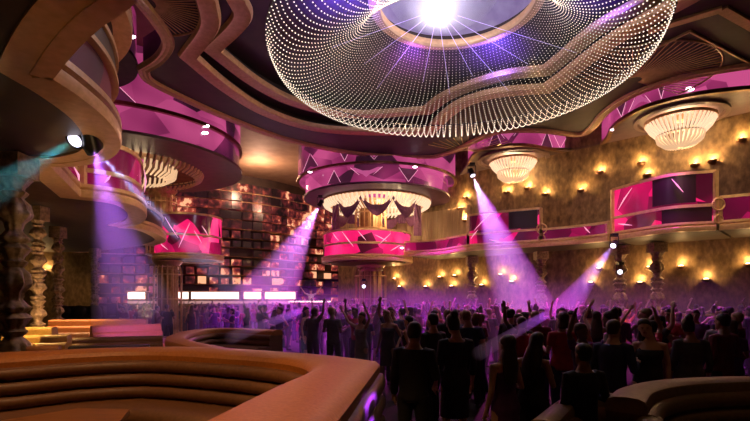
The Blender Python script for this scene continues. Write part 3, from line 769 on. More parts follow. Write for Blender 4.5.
# ------------------------------------------------------------------ stage, back bar and DJ desk
struct('floor_stage', MB().prism([[(-20, 30.2), (-3.2, 30.2), (-3.2, 33.5), (-7.5, 35), (-12, 33.3), (-20, 31.3)]], 0, .95), FLOORM)
for k, (x0, x1) in enumerate(((129, 148), (176, 191), (192, 241), (244, 263), (265, 297))):
    Y = 31.6; a = PD(x0, 299, Y); b = PD(x1, 299, Y)
    t = thing('light_bar_counter', 'bar counter with glowing white front, %s counting from the birdcage column side' % ORD[k], 'bar counter', ((a.x + b.x) / 2, Y, .95), 'glowing bar counters')
    MB().box(((a.x + b.x) / 2, Y, 1.5), (b.x - a.x - .1, .5, 1.1)).build('carcass', BRONZE, t)
    MB().box(((a.x + b.x) / 2, Y - .28, 2.30), (b.x - a.x - .14, .06, .46)).build('glowing_front', BARW, t)
    MB().box(((a.x + b.x) / 2, Y, 2.30), (b.x - a.x - .1, .5, .5)).build('back_box', BRONZE, t)
    MB().box(((a.x + b.x) / 2, Y, 2.58), (b.x - a.x, .62, .05)).build('counter_top', GOLDP, t)
    light('AREA', ((a.x + b.x) / 2, Y - .5, 2.4), 14, (1, .55, .75), ((a.x + b.x) / 2, Y - 4, 1.5), size=1.0)
a, b = PD(130, 302, 30.6), PD(289, 302, 30.6)
t = thing('front_rail_counter', 'long low gold-topped counter in front of the glowing bars', 'bar counter', ((a.x + b.x) / 2, 30.6, .95))
MB().box(((a.x + b.x) / 2, 30.6, 1.36), (b.x - a.x, .4, .82)).build('front', BRONZE, t)
MB().box(((a.x + b.x) / 2, 30.55, 1.85), (b.x - a.x, .6, .16)).build('counter_top', glow('counter_glow', (1, .55, .5), .55), t)
t = thing('dj_desk', 'DJ desk with lit pink top edge in front of the video wall', 'DJ desk', (-4.3, 30.7, .95))
MB().box((-4.25, 30.75, 1.4), (2.5, .7, .9)).build('front', BRONZE, t)
MB().box((-4.25, 30.7, 1.90), (2.6, .85, .08)).build('desk_top', BARW, t)
for x in (-4.9, -3.7): MB().box((x, 30.75, 1.98), (.42, .4, .08)).build('turntable', BLACKM, t)
MB().box((-4.3, 30.75, 1.98), (.36, .4, .09)).build('mixer', BLACKM, t)

# ------------------------------------------------------------------ leather booths
def roll_prof(z0, z1, bulge, back, seg=6):
    """closed outline of one padded roll; + offset = away from the sitter"""
    out = [(back, z0), (back, z1)]
    for k in range(seg + 1):
        a = PI / 2 - PI * k / seg
        out.append((-bulge * math.cos(a), (z0 + z1) / 2 + (z1 - z0) / 2 * math.sin(a)))
    return out
def booth(name, label, inner, outer, z0, ztop, mats, nroll=4, seat=.62, seat_z=None, outer_rolls=3, cat='booth', crown=.05, seam=None):
    """inner/outer: plan edges of the padded top, same direction, the sitter's side to the right of inner"""
    cx = sum(p[0] for p in inner) / len(inner); cy = sum(p[1] for p in inner) / len(inner)
    t = thing(name, label, cat, (cx, cy, z0))
    n = 64; a = resample(inner, n); b = resample(outer, n)
    seat_z = seat_z or z0 + .46
    rows = []
    S = [(0, -.13), (0, -.05), (.06, -.01), (.2, .012), (.5, .02), (.8, .012), (.94, -.01), (1, -.05), (1, -.13)]
    rings = []
    for p, q in zip(a, b):
        rings.append([(p[0] + (q[0] - p[0]) * s, p[1] + (q[1] - p[1]) * s, ztop + h) for s, h in S])
    MB().loft(rings).build('padded_top', mats[0], t)
    ring2 = [[(p[0], p[1], z0), (p[0] * .97 + q[0] * .03, p[1] * .97 + q[1] * .03, ztop - .12), (p[0] * .03 + q[0] * .97, p[1] * .03 + q[1] * .97, ztop - .12), (q[0], q[1], z0)] for p, q in zip(a, b)]
    MB().loft(ring2).build('frame', mats[1], t)
    hz = (ztop - .10 - seat_z) / nroll
    for k in range(nroll):
        zz = seat_z + k * hz; push = .05 + .05 * (nroll - 1 - k)
        MB().sweep(a, [(o - push * .5, h) for o, h in roll_prof(zz + .005, zz + hz - .005, .07, .06)]).build('back_roll', mats[2], t, sharp=60)
    if outer_rolls:
        ho = (ztop - .12 - z0 - .08) / outer_rolls
        for k in range(outer_rolls):
            zz = z0 + .08 + k * ho
            MB().sweep(b, [(-o, h) for o, h in roll_prof(zz + .005, zz + ho - .005, .055, .04)]).build('outer_roll', mats[1], t, sharp=60)
    if seat:
        MB().sweep(a, [(.0, seat_z - .20), (.0, seat_z), (-seat + .06, seat_z + .01), (-seat - .01, seat_z - .03), (-seat - .04, seat_z - .10), (-seat, seat_z - .20)]).build('seat_cushion', mats[2], t, sharp=60)
        MB().sweep(a, [(.0, z0), (.0, seat_z - .19), (-seat + .06, seat_z - .19), (-seat + .06, z0)]).build('seat_base', mats[1], t)
    return t
def P1(pts, z, **k): return smooth([PZ(x, y, z) for x, y in pts], **k)
ZT = 1.41
inner = [(-5.6, 3.2), (-4.6, 4.25)] + [PZ(x, y, ZT) for x, y in ((0, 358), (80, 353), (150, 351), (220, 354), (268, 357.5), (296, 361.5), (309, 369), (270, 386), (195, 421))] + [(-1.02, 1.3)]
inner = smooth(inner, 10)
outer = smooth([(-6.1, 3.5), (-5.0, 4.75), (-4.15, 5.35), (-3.35, 5.75), (-2.6, 5.95), (-1.75, 5.75), (-1.1, 5.4), (-.45, 5.03), PZ(380, 360, ZT), (-.09, 3.4), PZ(329, 421, ZT), (-.40, 1.3)], 10, (8,))
# match the two edges: corner to corner
ci = min(range(len(inner)), key=lambda i: (Vector(inner[i]) - Vector(PZ(309, 367, ZT))).length)
cj = min(range(len(outer)), key=lambda i: (Vector(outer[i]) - Vector(PZ(380, 360, ZT))).length)
ia = resample(inner[:ci + 1], 44) + resample(inner[ci:], 24)[1:]
oa = resample(outer[:cj + 1], 44) + resample(outer[cj:], 24)[1:]
_rs = resample
resample = lambda p, n: list(p) if (p is ia or p is oa) else _rs(p, n)
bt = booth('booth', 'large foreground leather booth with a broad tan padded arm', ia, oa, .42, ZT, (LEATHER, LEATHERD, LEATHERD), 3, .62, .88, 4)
resample = _rs
# low table inside it
tb = thing('low_table', 'low glossy wooden table inside the large foreground booth', 'table', (-2.75, 3.95, .42))
tp = smooth([PZ(x, y, .93) for x, y in ((130, 409), (78, 408), (-20, 424), (60, 470), (112, 430))], 6, (0, 1, 2, 3, 4), True)
MB().prism([tp], .88, .93).build('table_top', WOODT, tb)
tcx = sum(p[0] for p in tp) / len(tp); tcy = sum(p[1] for p in tp) / len(tp)
MB().lathe([(.35, .42), (.35, .46), (.08, .5), (.07, .88)], 20, (tcx, tcy, 0)).build('pedestal', BRONZE, tb)

# C-shaped booth behind it, open to the dance floor
ZT2 = 1.2
inn = P1([(300, 358), (262, 353), (225, 347), (196, 341), (186, 337), (196, 332), (220, 329), (272, 331)], ZT2, n=10)
nb = normals2(inn); out_ = [(p[0] + n.x * .42, p[1] + n.y * .42) for p, n in zip(inn, nb)]
if sum(o[0] for o in out_) > sum(o[0] for o in inn): out_ = [(p[0] - n.x * .42, p[1] - n.y * .42) for p, n in zip(inn, nb)]
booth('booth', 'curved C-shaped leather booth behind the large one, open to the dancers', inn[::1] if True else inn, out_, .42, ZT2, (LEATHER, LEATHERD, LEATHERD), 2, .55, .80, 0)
# straight and stepped banquettes farther back
def bench(label, x0, y0, x1, y1, ztop, mats, depth=.9, rows=2, z0=.42, cat='banquette'):
    a, b = Vector(PZ(x0, y0, ztop)), Vector(PZ(x1, y1, ztop)); d = (b - a).normalized(); n = Vector((d.y, -d.x))
    if n.y > 0: n = -n
    t = thing('banquette', label, cat, ((a.x + b.x) / 2, (a.y + b.y) / 2, z0))
    def slab(nm_, o0, o1, h0, h1, mt, rr=.07, ext=0):
        m = MB(); prof = [(o0, h0), (o1, h0), (o1, h1 - rr), (o1 - rr * .3, h1 - rr * .3), (o1 - rr, h1), (o0 + rr, h1), (o0 + rr * .3, h1 - rr * .3), (o0, h1 - rr)]
        m.loft([[(p.x + n.x * o, p.y + n.y * o, h) for o, h in prof] for p in (a - d * ext, b + d * ext)]); m.build(nm_, mt, t, sharp=50)
    slab('backrest', 0, .32, z0, ztop, mats[0])
    hs = z0 + .45
    for k in range(rows):
        o = .30 + k * .14; h = ztop - (k + 1) * (ztop - hs) / (rows + 1)
        slab('back_roll', o - .05, o + .16, z0, h, mats[k % len(mats)], .08, .12 * k)
    slab('seat_cushion', .3, depth, z0 + .22, hs, mats[0]); slab('seat_base', .3, depth - .06, z0, z0 + .22, LEATHERB, .02)
bench('long straight tan banquette in front of the dark sofas', 52, 319.5, 148, 318.5, 1.42, (LEATHER, LEATHERD))
bench('long banquette one row nearer, its end lit violet by the dance floor', 90, 325.5, 158, 323.5, 1.36, (LEATHER, LEATHERD))
bench('dark brown banquette between the long tan one and the C-shaped booth', 70, 337.5, 163, 335, 1.2, (LEATHERD, LEATHERD))
bench('shadowed low banquette just behind the large booth back', 74, 345.5, 150, 344, 1.1, (LEATHERB, LEATHERD))
# stepped booth, yellow light painted into its leather, by the massive column
bench('leather banquette glowing yellow under a lamp by the massive column', 12, 327, 58, 326.5, 1.38, (LEATHERY, LEATHERY), 1.0, 2)
bench('short yellow-lit banquette step in front of the glowing one', 46, 334.5, 72, 334, 1.30, (LEATHERY, LEATHER), .9, 2)
bench('peach leather banquette end behind the large booth by the massive column', 31, 345.5, 62, 344.5, 1.26, (LEATHER, LEATHERD), .8, 1)
def dark_sofa(x0, x1, y, Y, label):
    a, b = PD(x0, y, Y), PD(x1, y, Y); wd = b.x - a.x; c = (a.x + b.x) / 2; z0 = .42
    t = thing('sofa', label, 'sofa', (c, Y, z0)); zt = a.z
    MB().box((c, Y + .35, (z0 + zt) / 2), (wd, .25, zt - z0)).build('backrest', LEATHERB, t)
    MB().box((c, Y, z0 + .25), (wd, .8, .4)).build('seat', LEATHERB, t)
    for k in range(3):
        MB().ball((a.x + wd * (k + .5) / 3, Y + .18, zt - .22), (wd / 6.3, .12, .26), 12, 8).build('back_cushion', LEATHERB, t)
dark_sofa(53, 100, 306, 19.8, 'dark tufted sofa along the alcove wall behind the tan banquettes')

# sofas at the dance floor edge, camera side
ZR = 1.12
inn = [PZ(x, y, ZR) for x, y in ((648, 402), (658, 391), (690, 384.5), (750, 381.5), (840, 381))]
inn = smooth(inn, 8); nb = normals2(inn)
sg = 1 if nb[len(nb) // 2].y > 0 else -1
out_ = [(p[0] + n.x * .34 * sg, p[1] + n.y * .34 * sg) for p, n in zip(inn, nb)]
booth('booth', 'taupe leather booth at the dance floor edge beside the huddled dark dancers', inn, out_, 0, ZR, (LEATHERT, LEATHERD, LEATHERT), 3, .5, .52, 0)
inn = [PZ(x, y, .98) for x, y in ((556, 424), (584, 400), (610, 397), (630, 407), (640, 426))]
inn = smooth(inn, 8); nb = normals2(inn)
c_ = Vector(PZ(618, 425, .98)); sg = 1 if (Vector(inn[16]) + nb[16] * .3 - c_).length > (Vector(inn[16]) - c_).length else -1
out_ = [(p[0] + n.x * .22 * sg, p[1] + n.y * .22 * sg) for p, n in zip(inn, nb)]
booth('curved_armchair', 'rounded brown leather chair back in the dark, before the taupe booth', inn, out_, 0, .98, (LEATHERT, LEATHERD, LEATHERD), 2, .0, .4, 0, cat='armchair')

# ------------------------------------------------------------------ people
SKIN = [plain('skin_light', (.55, .32, .22), (.48, .27, .18), rough=.5, scale=8), plain('skin_tan', (.36, .19, .11), (.30, .15, .09), rough=.5, scale=8), plain('skin_deep', (.14, .07, .045), (.11, .055, .035), rough=.5, scale=8)]
EYE = plain('eye_dark', (.02, .015, .01), rough=.2)
LIP = plain('lip', (.35, .10, .09), rough=.4)
SHOE = plain('shoe_black', (.02, .02, .02), rough=.35)
HAIRM = [plain('hair_black', (.012, .009, .008), rough=.45, scale=30), plain('hair_brown', (.05, .025, .012), rough=.45, scale=30), plain('hair_blond', (.28, .17, .07), rough=.45, scale=30)]
CLOTH = {n: plain('cloth_' + n, c, rough=.75, scale=15) for n, c in dict(black=(.02, .018, .022), charcoal=(.06, .055, .06), wine=(.18, .015, .03), plum=(.12, .03, .16), white=(.62, .58, .58), navy=(.02, .03, .09), red=(.5, .02, .03), grey=(.22, .2, .2), denim=(.04, .06, .12)).items()}

def evalmesh(mb, name, mats, voxel, dec, smooth_it=3):
    me = mb.mesh(name + '_raw', mats); o = bpy.data.objects.new(name + '_raw', me); COL.objects.link(o)
    r = o.modifiers.new('r', 'REMESH'); r.mode = 'VOXEL'; r.voxel_size = voxel
    if smooth_it:
        q = o.modifiers.new('s', 'SMOOTH'); q.factor = .5; q.iterations = smooth_it
    if dec < 1:
        d = o.modifiers.new('d', 'DECIMATE'); d.ratio = dec
    dg = bpy.context.evaluated_depsgraph_get(); dg.update()
    m2 = bpy.data.meshes.new_from_object(o.evaluated_get(dg)); m2.name = name
    bpy.data.objects.remove(o); bpy.data.meshes.remove(me)
    m2.materials.clear()
    for m in mats: m2.materials.append(m)
    m2.polygons.foreach_set('material_index', [0] * len(m2.polygons)); m2.shade_smooth()
    return m2
def hand(m, wr, dr, palm_n, s, curl=.35):
    """palm, four unequal bent fingers and a thumb leaving the side of the palm"""
    dr = Vector(dr).normalized(); pn = Vector(palm_n); pn = (pn - dr * pn.dot(dr)).normalized(); sd = dr.cross(pn)
    wr = Vector(wr); pe = wr + dr * .085
    m.tube([wr - dr * .02, wr + dr * .03, pe], [(.02, .026), (.017, .038), (.014, .040)], 10)
    for i, (off, L, r) in enumerate(((-.030, .068, .0085), (-.010, .078, .009), (.010, .073, .0088), (.029, .058, .0078))):
        b = wr + dr * .07 + sd * off * s; d1 = (dr + pn * curl * .5 + sd * off * 4 * s).normalized(); d2 = (dr + pn * curl * 1.6).normalized(); d3 = (dr + pn * curl * 3).normalized()
        k1 = b + d1 * (L * .55); k2 = k1 + d2 * (L * .3); k3 = k2 + d3 * (L * .25)
        m.tube([b, k1, k2, k3], [r, r * .95, r * .85, r * .65], 7)
    tb_ = wr + dr * .025 - sd * .028 * s
    m.tube([tb_, tb_ + (dr * .7 - sd * .75 * s + pn * .3).normalized() * .04, tb_ + (dr - sd * .55 * s + pn * .5).normalized() * .075], [.012, .0105, .007], 7)
ARMS = dict(down=((.235, -.03, 1.13), (.25, .06, .88)), up=((.33, .04, 1.60), (.27, .10, 1.86)), wide=((.40, .02, 1.50), (.52, .06, 1.75)), bent=((.27, -.03, 1.13), (.20, .23, 1.20)),
            hip=((.38, -.09, 1.16), (.19, .03, 1.02)), drink=((.25, .0, 1.13), (.16, .27, 1.30)), swing=((.27, -.12, 1.15), (.30, .06, .98)), vee=((.42, .02, 1.52), (.62, .04, 1.82)))
def person_meshes(nm, fem, armL, armR, hair, outfit, lean=0, voxel=.011, dec=.35, stride=.0, mats=None, tilt=0, hold=None):
    """meshes of one figure: body, hair, garments. Faces +Y, stands on z=0, about 1.72 m tall."""
    sw_ = .165 if fem else .19; hw = .098 if fem else .092
    body = MB()
    def ring(z, rx, ry, cy=0, cx=0): return [(cx + lean * (z - .9) + rx * math.cos(2 * PI * j / 20), cy + ry * math.sin(2 * PI * j / 20), z) for j in range(20)]
    if fem: tor = [(.84, .155, .11, -.01), (.92, .172, .118, -.012), (1.0, .158, .108, -.005), (1.10, .124, .09, 0), (1.2, .138, .10, .005), (1.27, .15, .115, .012), (1.34, .152, .10, .0), (1.41, .14, .075, -.01), (1.455, .07, .06, -.012), (1.5, .052, .054, -.008)]
    else: tor = [(.84, .152, .11, 0), (.92, .165, .115, 0), (1.02, .155, .108, 0), (1.12, .152, .105, 0), (1.24, .172, .115, .004), (1.33, .184, .115, .0), (1.41, .165, .085, -.01), (1.46, .085, .068, -.012), (1.51, .062, .062, -.008)]
    body.loft([ring(z, rx, ry, cy) for z, rx, ry, cy in tor])
    # neck and head
    lx = lean * .62; H = Vector((lx + tilt * .12, .012, 1.625))
    body.tube([(lean * .5, -.012, 1.42), (lx, -.004, 1.50), (lx + tilt * .06, .0, 1.56)], [.062 if fem else .07, .052 if fem else .06, .055], 12)
    hd = []
    for z, rx, ry, cy in ((-.118, .022, .03, .052), (-.105, .045, .055, .036), (-.075, .058, .078, .014), (-.03, .067, .088, .002), (.02, .074, .096, -.006), (.06, .074, .096, -.010), (.095, .060, .078, -.012), (.115, .034, .045, -.012), (.121, .008, .01, -.012)):
        hd.append([(H.x + rx * math.cos(2 * PI * j / 20) + tilt * z * .3, H.y + cy + ry * math.sin(2 * PI * j / 20), H.z + z) for j in range(20)])
    body.loft(hd)
    body.tube([H + Vector((0, .088, .018)), H + Vector((0, .108, -.022)), H + Vector((0, .094, -.034))], [.009, .014, .012], 8)     # nose
    for s in (-1, 1):
        body.ball(H + Vector((s * .075, -.008, -.012)), (.010, .021, .032), 8, 6)                                                       # ear
        body.ball(H + Vector((s * .030, .083, .004)), (.013, .010, .009), 8, 6)                                                         # eyelids
        body.tube([H + Vector((s * .012, .094, .026)), H + Vector((s * .048, .076, .026))], .007, 6)                                   # brow
    body.tube([H + Vector((-.022, .086, -.060)), H + Vector((0, .094, -.060)), H + Vector((.022, .086, -.060))], .007, 6)              # mouth
    J = {}
    for s, arm in ((-1, armL), (1, armR)):
        e, wv = ARMS[arm]; sh = Vector((s * sw_ + lean * .5, -.01, 1.40)); el = Vector((s * e[0] * (.92 if fem else 1) + lean * .4, e[1], e[2])); wr = Vector((s * wv[0] * (.92 if fem else 1) + lean * (wv[2] - .9), wv[1], wv[2]))
        k = .86 if fem else 1
        body.tube([sh + Vector((-s * .07, 0, .0)), sh, sh.lerp(el, .45), el, el.lerp(wr, .35), wr], [.058 * k, .056 * k, .048 * k, .038 * k, .039 * k, .026 * k], 12)
        dr = (wr - el).normalized(); pn = Vector((-s, .3, 0)) if wv[2] < 1.5 else Vector((-s * .3, 1, 0))
        hand(body, wr, dr, pn, s, .9 if hold == s else .35); J[s] = (sh, el, wr)
    for s in (-1, 1):
        st = stride * s; hip = Vector((s * hw, 0, .90)); kn = Vector((s * (hw + .012), .03 + st * .5, .50)); an = Vector((s * (hw + .02), -.02 + st, .085)); k = .95 if fem else 1
        body.tube([hip, hip.lerp(kn, .5), kn, kn.lerp(an, .3), an, an - Vector((0, 0, .03))], [.092 * k, .076 * k, .054 * k, .056 * k, .036 * k, .038 * k], 14)
        body.tube([an + Vector((0, -.045, -.05)), an + Vector((0, .05, -.045)), an + Vector((s * .01, .15, -.062)), an + Vector((s * .012, .19, -.066))], [(.035, .034), (.036, .040), (.022, .043), (.015, .03)], 10)
        J[s] += (hip, kn, an)
    bm_ = evalmesh(body, nm + '_body', [SKIN[0], EYE, LIP, SHOE], voxel, dec)
    for p in bm_.polygons:
        c = p.center
        if c.z < .10: p.material_index = 3
        elif abs(abs(c.x - H.x) - .030) < .012 and abs(c.z - H.z - .004) < .007 and c.y > H.y + .07: p.material_index = 1
        elif abs(c.x - H.x) < .022 and abs(c.z - H.z + .060) < .008 and c.y > H.y + .075: p.material_index = 2
    # hair
    hm = MB()
    def hring(z, rx, ry, cy, cut=None): return [(H.x + rx * math.cos(2 * PI * j / 24) + tilt * z * .3, H.y + cy + ry * math.sin(2 * PI * j / 24), H.z + z) for j in range(24)]
    cap = [(-.02, .076, .060, -.046), (.02, .083, .086, -.028), (.05, .085, .102, -.016), (.085, .076, .098, -.014), (.118, .052, .066, -.014), (.133, .01, .012, -.014)]
    if hair == 'short': hm.loft([hring(*q) for q in [(-.06, .060, .050, -.050)] + cap])
    elif hair == 'bun':
        hm.loft([hring(*q) for q in [(-.07, .058, .05, -.048)] + cap]); hm.ball(H + Vector((0, -.07, .125)), (.055, .055, .05), 14, 10); hm.ball(H + Vector((.01, -.065, .165)), (.03, .03, .025), 10, 8)
    elif hair == 'bob': hm.loft([hring(*q) for q in [(-.13, .080, .070, -.045), (-.08, .092, .080, -.040)] + cap])
    else:  # long
        hm.loft([hring(*q) for q in [(-.42, .06, .025, -.125), (-.36, .10, .035, -.12), (-.22, .115, .045, -.10), (-.12, .105, .065, -.065), (-.06, .092, .074, -.045)] + cap])
    hmesh = evalmesh(hm, nm + '_hair', [HAIRM[0]], .012, .5, 2)
    parts = [('hair', hmesh)]
    def tring(z, e, fl=0): # torso outline grown by e
        for (z0, *a), (z1, *b) in zip(tor, tor[1:]):
            if z0 <= z <= z1:
                t = (z - z0) / (z1 - z0); q = [x + (y - x) * t for x, y in zip(a, b)]; return ring(z, q[0] + e + fl, q[1] + e + fl, q[2])
        return ring(z, tor[0][1] + e + fl, tor[0][2] + e + fl, tor[0][3])
    g = MB()
    if outfit in ('dress', 'sleeved_dress'):
        zs = [(.50, .035), (.62, .028), (.74, .02), (.84, .014), (.92, .013), (1.0, .012), (1.1, .012), (1.2, .012), (1.27, .014), (1.34, .013)]
        g.loft([tring(max(z, .84), .004, e) if z >= .84 else [(p[0], p[1], z) for p in ring(z, .165 + e * .4, .12 + e, -.005)] for z, e in zs])
        for s in (-1, 1):
            g.tube([(s * .085, .06, 1.33), (s * .095, .0, 1.45), (s * .085, -.075, 1.33)], .016, 8)
        if outfit == 'sleeved_dress':
            g.loft([tring(z, .016) for z in (1.25, 1.34, 1.41)])
            for s in (-1, 1):
                sh, el, wr = J[s][:3]; g.tube([sh + Vector((-s * .06, 0, .0)), sh, sh.lerp(el, .5), el, el.lerp(wr, .5)], [.064, .062, .053, .046, .042], 12)
        parts.append(('dress', evalmesh(g, nm + '_dress', [CLOTH['black']], .012, .4, 2)))
    else:
        g.loft([tring(z, .014) for z in (.86, .92, 1.0, 1.1, 1.2, 1.27, 1.34, 1.40, 1.44)])
        for s in (-1, 1):
            sh, el, wr = J[s][:3]
            pts = [sh + Vector((-s * .07, 0, .0)), sh, sh.lerp(el, .5)] + ([el, el.lerp(wr, .5), el.lerp(wr, .92)] if outfit == 'shirt' else [sh.lerp(el, .62)])
            g.tube(pts, [.07, .067, .058, .050, .049, .040][:len(pts)], 12)
        parts.append(('shirt', evalmesh(g, nm + '_shirt', [CLOTH['black']], .012, .4, 2)))
        g = MB(); g.loft([tring(z, .010) for z in (.845, .90, .96)])
        for s in (-1, 1):
            hip, kn, an = J[s][3:]; g.tube([hip + Vector((0, 0, .02)), hip.lerp(kn, .5), kn, kn.lerp(an, .5), an + Vector((0, 0, -.02))], [.100, .086, .070, .066, .060], 14)
        parts.append(('trousers', evalmesh(g, nm + '_trousers', [CLOTH['charcoal']], .012, .4, 2)))
    return bm_, parts
def make_person(kit, loc, rz, s, label, group, skin, hair, top, low=None):
    bm_, parts = kit
    o = bpy.data.objects.new('person', bm_); COL.objects.link(o)
    o.location = loc; o.rotation_euler = (0, 0, rz); o.scale = (s, s, s); tag(o, label, 'person', group)
    o.material_slots[0].link = 'OBJECT'; o.material_slots[0].material = SKIN[skin]
    for nm, me in parts:
        c = bpy.data.objects.new(nm, me); COL.objects.link(c); c.parent = o
        c.material_slots[0].link = 'OBJECT'
        c.material_slots[0].material = HAIRM[hair] if nm == 'hair' else CLOTH[low or 'charcoal'] if nm == 'trousers' else CLOTH[top]
    return o
kits = {}
KIT = [('woman_long', True, 'swing', 'down', 'long', 'dress', 'woman with long hair in a sleeveless dress swaying in the packed crowd'),
       ('woman_arms', True, 'up', 'wide', 'long', 'dress', 'woman in a dress dancing with both arms raised in the crowd'),
       ('woman_bob', True, 'bent', 'drink', 'bob', 'tee', 'woman with bobbed hair and trousers dancing with bent arms in the crowd'),
       ('woman_bun', True, 'hip', 'bent', 'bun', 'dress', 'woman with a hair bun and one hand on her hip in the crowd'),
       ('man_shirt', False, 'down', 'drink', 'short', 'shirt', 'short-haired man in a long-sleeved shirt standing in the crowd'),
       ('man_arm', False, 'bent', 'up', 'short', 'tee', 'short-haired man in a tee raising one arm in the crowd'),
       ('man_bent', False, 'bent', 'bent', 'short', 'tee', 'short-haired man in a tee dancing with elbows bent in the crowd')]
for i, (nm, fem, al, ar, hr, of, lb) in enumerate(KIT): kits[nm] = person_meshes(nm, fem, al, ar, hr, of, lean=(-.05, .06, 0, .04, 0, .05, -.04)[i], stride=(.05, .02, .08, .04, .03, .06, .1)[i], tilt=(.5, -.4, .2, -.3, 0, .3, -.3)[i], voxel=.012, dec=.22)
# foreground people, one by one
fk = {}
fk['bun'] = person_meshes('front_bun', True, 'down', 'down', 'bun', 'sleeved_dress', lean=.02, stride=.05, voxel=.009, dec=.5, tilt=-.3)
fk['long'] = person_meshes('front_long', True, 'down', 'bent', 'long', 'dress', lean=-.04, stride=.04, voxel=.009, dec=.5, tilt=.5)
fk['man'] = person_meshes('front_man', False, 'down', 'bent', 'short', 'shirt', lean=.03, stride=.06, voxel=.009, dec=.5)
fk['dj'] = person_meshes('front_dj', False, 'vee', 'vee', 'short', 'tee', lean=0, stride=.03, voxel=.010, dec=.5)
def at(px, y): return ((px - CX) * y / F, y, 0)
FG = [('bun', 455, 6.0, .1, 1.04, 'dark-dressed woman with high hair bun seen from behind, alone in the middle', 0, 0, 'black', None),
      ('man', 413, 5.4, -.4, 1.0, 'man in black shirt just beyond the corner of the tan booth arm', 1, 0, 'black', 'black'),
      ('man', 432, 7.6, .6, 1.02, 'man in charcoal between the booth corner and the woman with the bun', 0, 0, 'charcoal', 'black'),
      ('long', 505, 5.0, .5, .93, 'woman with long dark hair in a plum dress, leaning to her companion', 0, 1, 'plum', None),
      ('long', 533, 5.2, -.5, .94, 'woman with long black hair in black, close beside the plum dress', 1, 0, 'black', None),
      ('man', 582, 4.6, .2, .90, 'shadowed man in black looming before the rounded brown chair', 1, 0, 'black', 'black'),
      ('man', 612, 6.0, -.9, 1.0, 'man in navy in the dark huddle behind the rounded brown chair', 0, 1, 'navy', 'black'),
      ('long', 648, 6.3, 2.6, 1.0, 'woman in black facing the huddle, back to the taupe booth', 0, 0, 'black', None),
      ('bun', 690, 6.6, -.4, 1.0, 'woman with bun in charcoal behind the taupe booth', 1, 0, 'charcoal', None),
      ('man', 722, 7.0, .3, 1.03, 'tall man in wine shirt behind the far end of the taupe booth', 1, 0, 'wine', 'black')]
for kind, px, y, rz, s, lb, sk, hr, tp_, lo in FG: make_person(fk[kind], at(px, y), rz, s, lb, None, sk, hr, tp_, lo)
make_person(fk['dj'], (-4.3, 31.6, .95), PI, 1.0, 'DJ in a white tee with both arms thrown up behind the desk', None, 0, 1, 'white', 'black')
# the dancing crowd
taken = [at(f[1], f[2])[:2] for f in FG]
def free(x, y, dmin):
    for a, b in taken:
        if (a - x) ** 2 + (b - y) ** 2 < dmin * dmin: return False
    return True
def in_floor(x, y):
    px = CX + F * x / y
    if px < 118 or px > 790: return False
    # keep off the booth terrace
    if y < 6.6 and px < 440: return False
    if y < 12.5 and x < -.55 - (y - 6.5) * .27: return False
    if y < 14.6 and x < -.2 - (y - 9) * .55: return False
    if y < 20.5 and x < -2.6 - (y - 14) * .75: return False
    if y < 5.6 and px > 540: return False
    tw = (Vector((x, y)) - WA).dot(WN)
    if tw < 1.3: return False
    for c in ((-.25, 27.0, 1.5), (LP[0] - .9, LP[1] - .6, 1.3)):
        if (x - c[0]) ** 2 + (y - c[1]) ** 2 < c[2] ** 2: return False
    return y < 29.6
names = [k[0] for k in KIT]; info = {k[0]: k for k in KIT}
tops = ['black', 'charcoal', 'wine', 'plum', 'charcoal', 'navy', 'red', 'grey', 'black', 'black']
made = 0; tries = 0
while made < 288 and tries < 60000:
    tries += 1
    y = 6.4 + (29.4 - 6.4) * R.random() ** 1.3
    px = R.uniform(120, 790); x = (px - CX) * y / F
    if not in_floor(x, y) or not free(x, y, .58): continue
    taken.append((x, y)); nm = R.choice(names); k = info[nm]
    make_person(kits[nm], (x, y, 0), R.uniform(-PI, PI) if R.random() < .5 else R.gauss(0, .6), R.uniform(.95, 1.06), k[6], k[6], R.choice((0, 0, 1, 1, 2)), R.choice((0, 0, 1, 1, 2)), R.choice(tops), R.choice(('black', 'denim', 'charcoal')))
    made += 1
print('crowd', made)

# ------------------------------------------------------------------ moving-head spots and their beams in the haze
def beam(apex, end, r0, r1, col, energy, dens, label, fixture=True, flabel=None, frm=0):
    a, b = Vector(apex), Vector(end); d = (b - a).normalized(); L_ = (b - a).length
    half = math.atan2(r1 - r0, L_); back_ = r0 / math.tan(half)
    src = a - d * min(back_, .35)
    qs = (max(frm, .12 / L_), frm + (1 - frm) * .33, frm + (1 - frm) * .66, 1)
    m = MB().tube([a.lerp(b, q) for q in qs], [r0 + (r1 - r0) * q for q in qs], 24)
    o = m.build('light_beam', haze(dens)); tag(o, label, 'light beam', kind='stuff')
    light('SPOT', a + d * .02, energy, col, b, radius=.02, spot=max(1.1, math.degrees(2 * math.atan2(r1, L_)) * 1.05), blend=.7)
    if fixture:
        t = thing('stage_light', flabel, 'stage light', a + Vector((0, 0, .35)))
        q = d.to_track_quat('Z', 'Y'); M_ = Matrix.Translation(a - d * .16) @ q.to_matrix().to_4x4()
        h = MB().lathe([(.05, -.20), (.11, -.18), (.12, .05), (.14, .14), (.13, .15), (.11, .14)], 18); h.v = [tuple(M_ @ Vector(v)) for v in h.v]; h.build('head', BLACKM, t)
        l = MB().lathe([(.005, .145), (.10, .145), (.10, .138), (.005, .138)], 18); l.v = [tuple(M_ @ Vector(v)) for v in l.v]; l.build('lens', LENS, t)
        y_ = MB(); y_.tube([a - d * .16 + Vector((-.16, 0, 0)), a - d * .16 + Vector((-.16, 0, .3)), a - d * .16 + Vector((.16, 0, .3)), a - d * .16 + Vector((.16, 0, 0))], .02, 6); y_.build('yoke', BLACKM, t)
        MB().box(a - d * .16 + Vector((0, 0, .36)), (.22, .22, .1)).build('mount_base', BLACKM, t)
sA = PD(74, 141, 6.9)
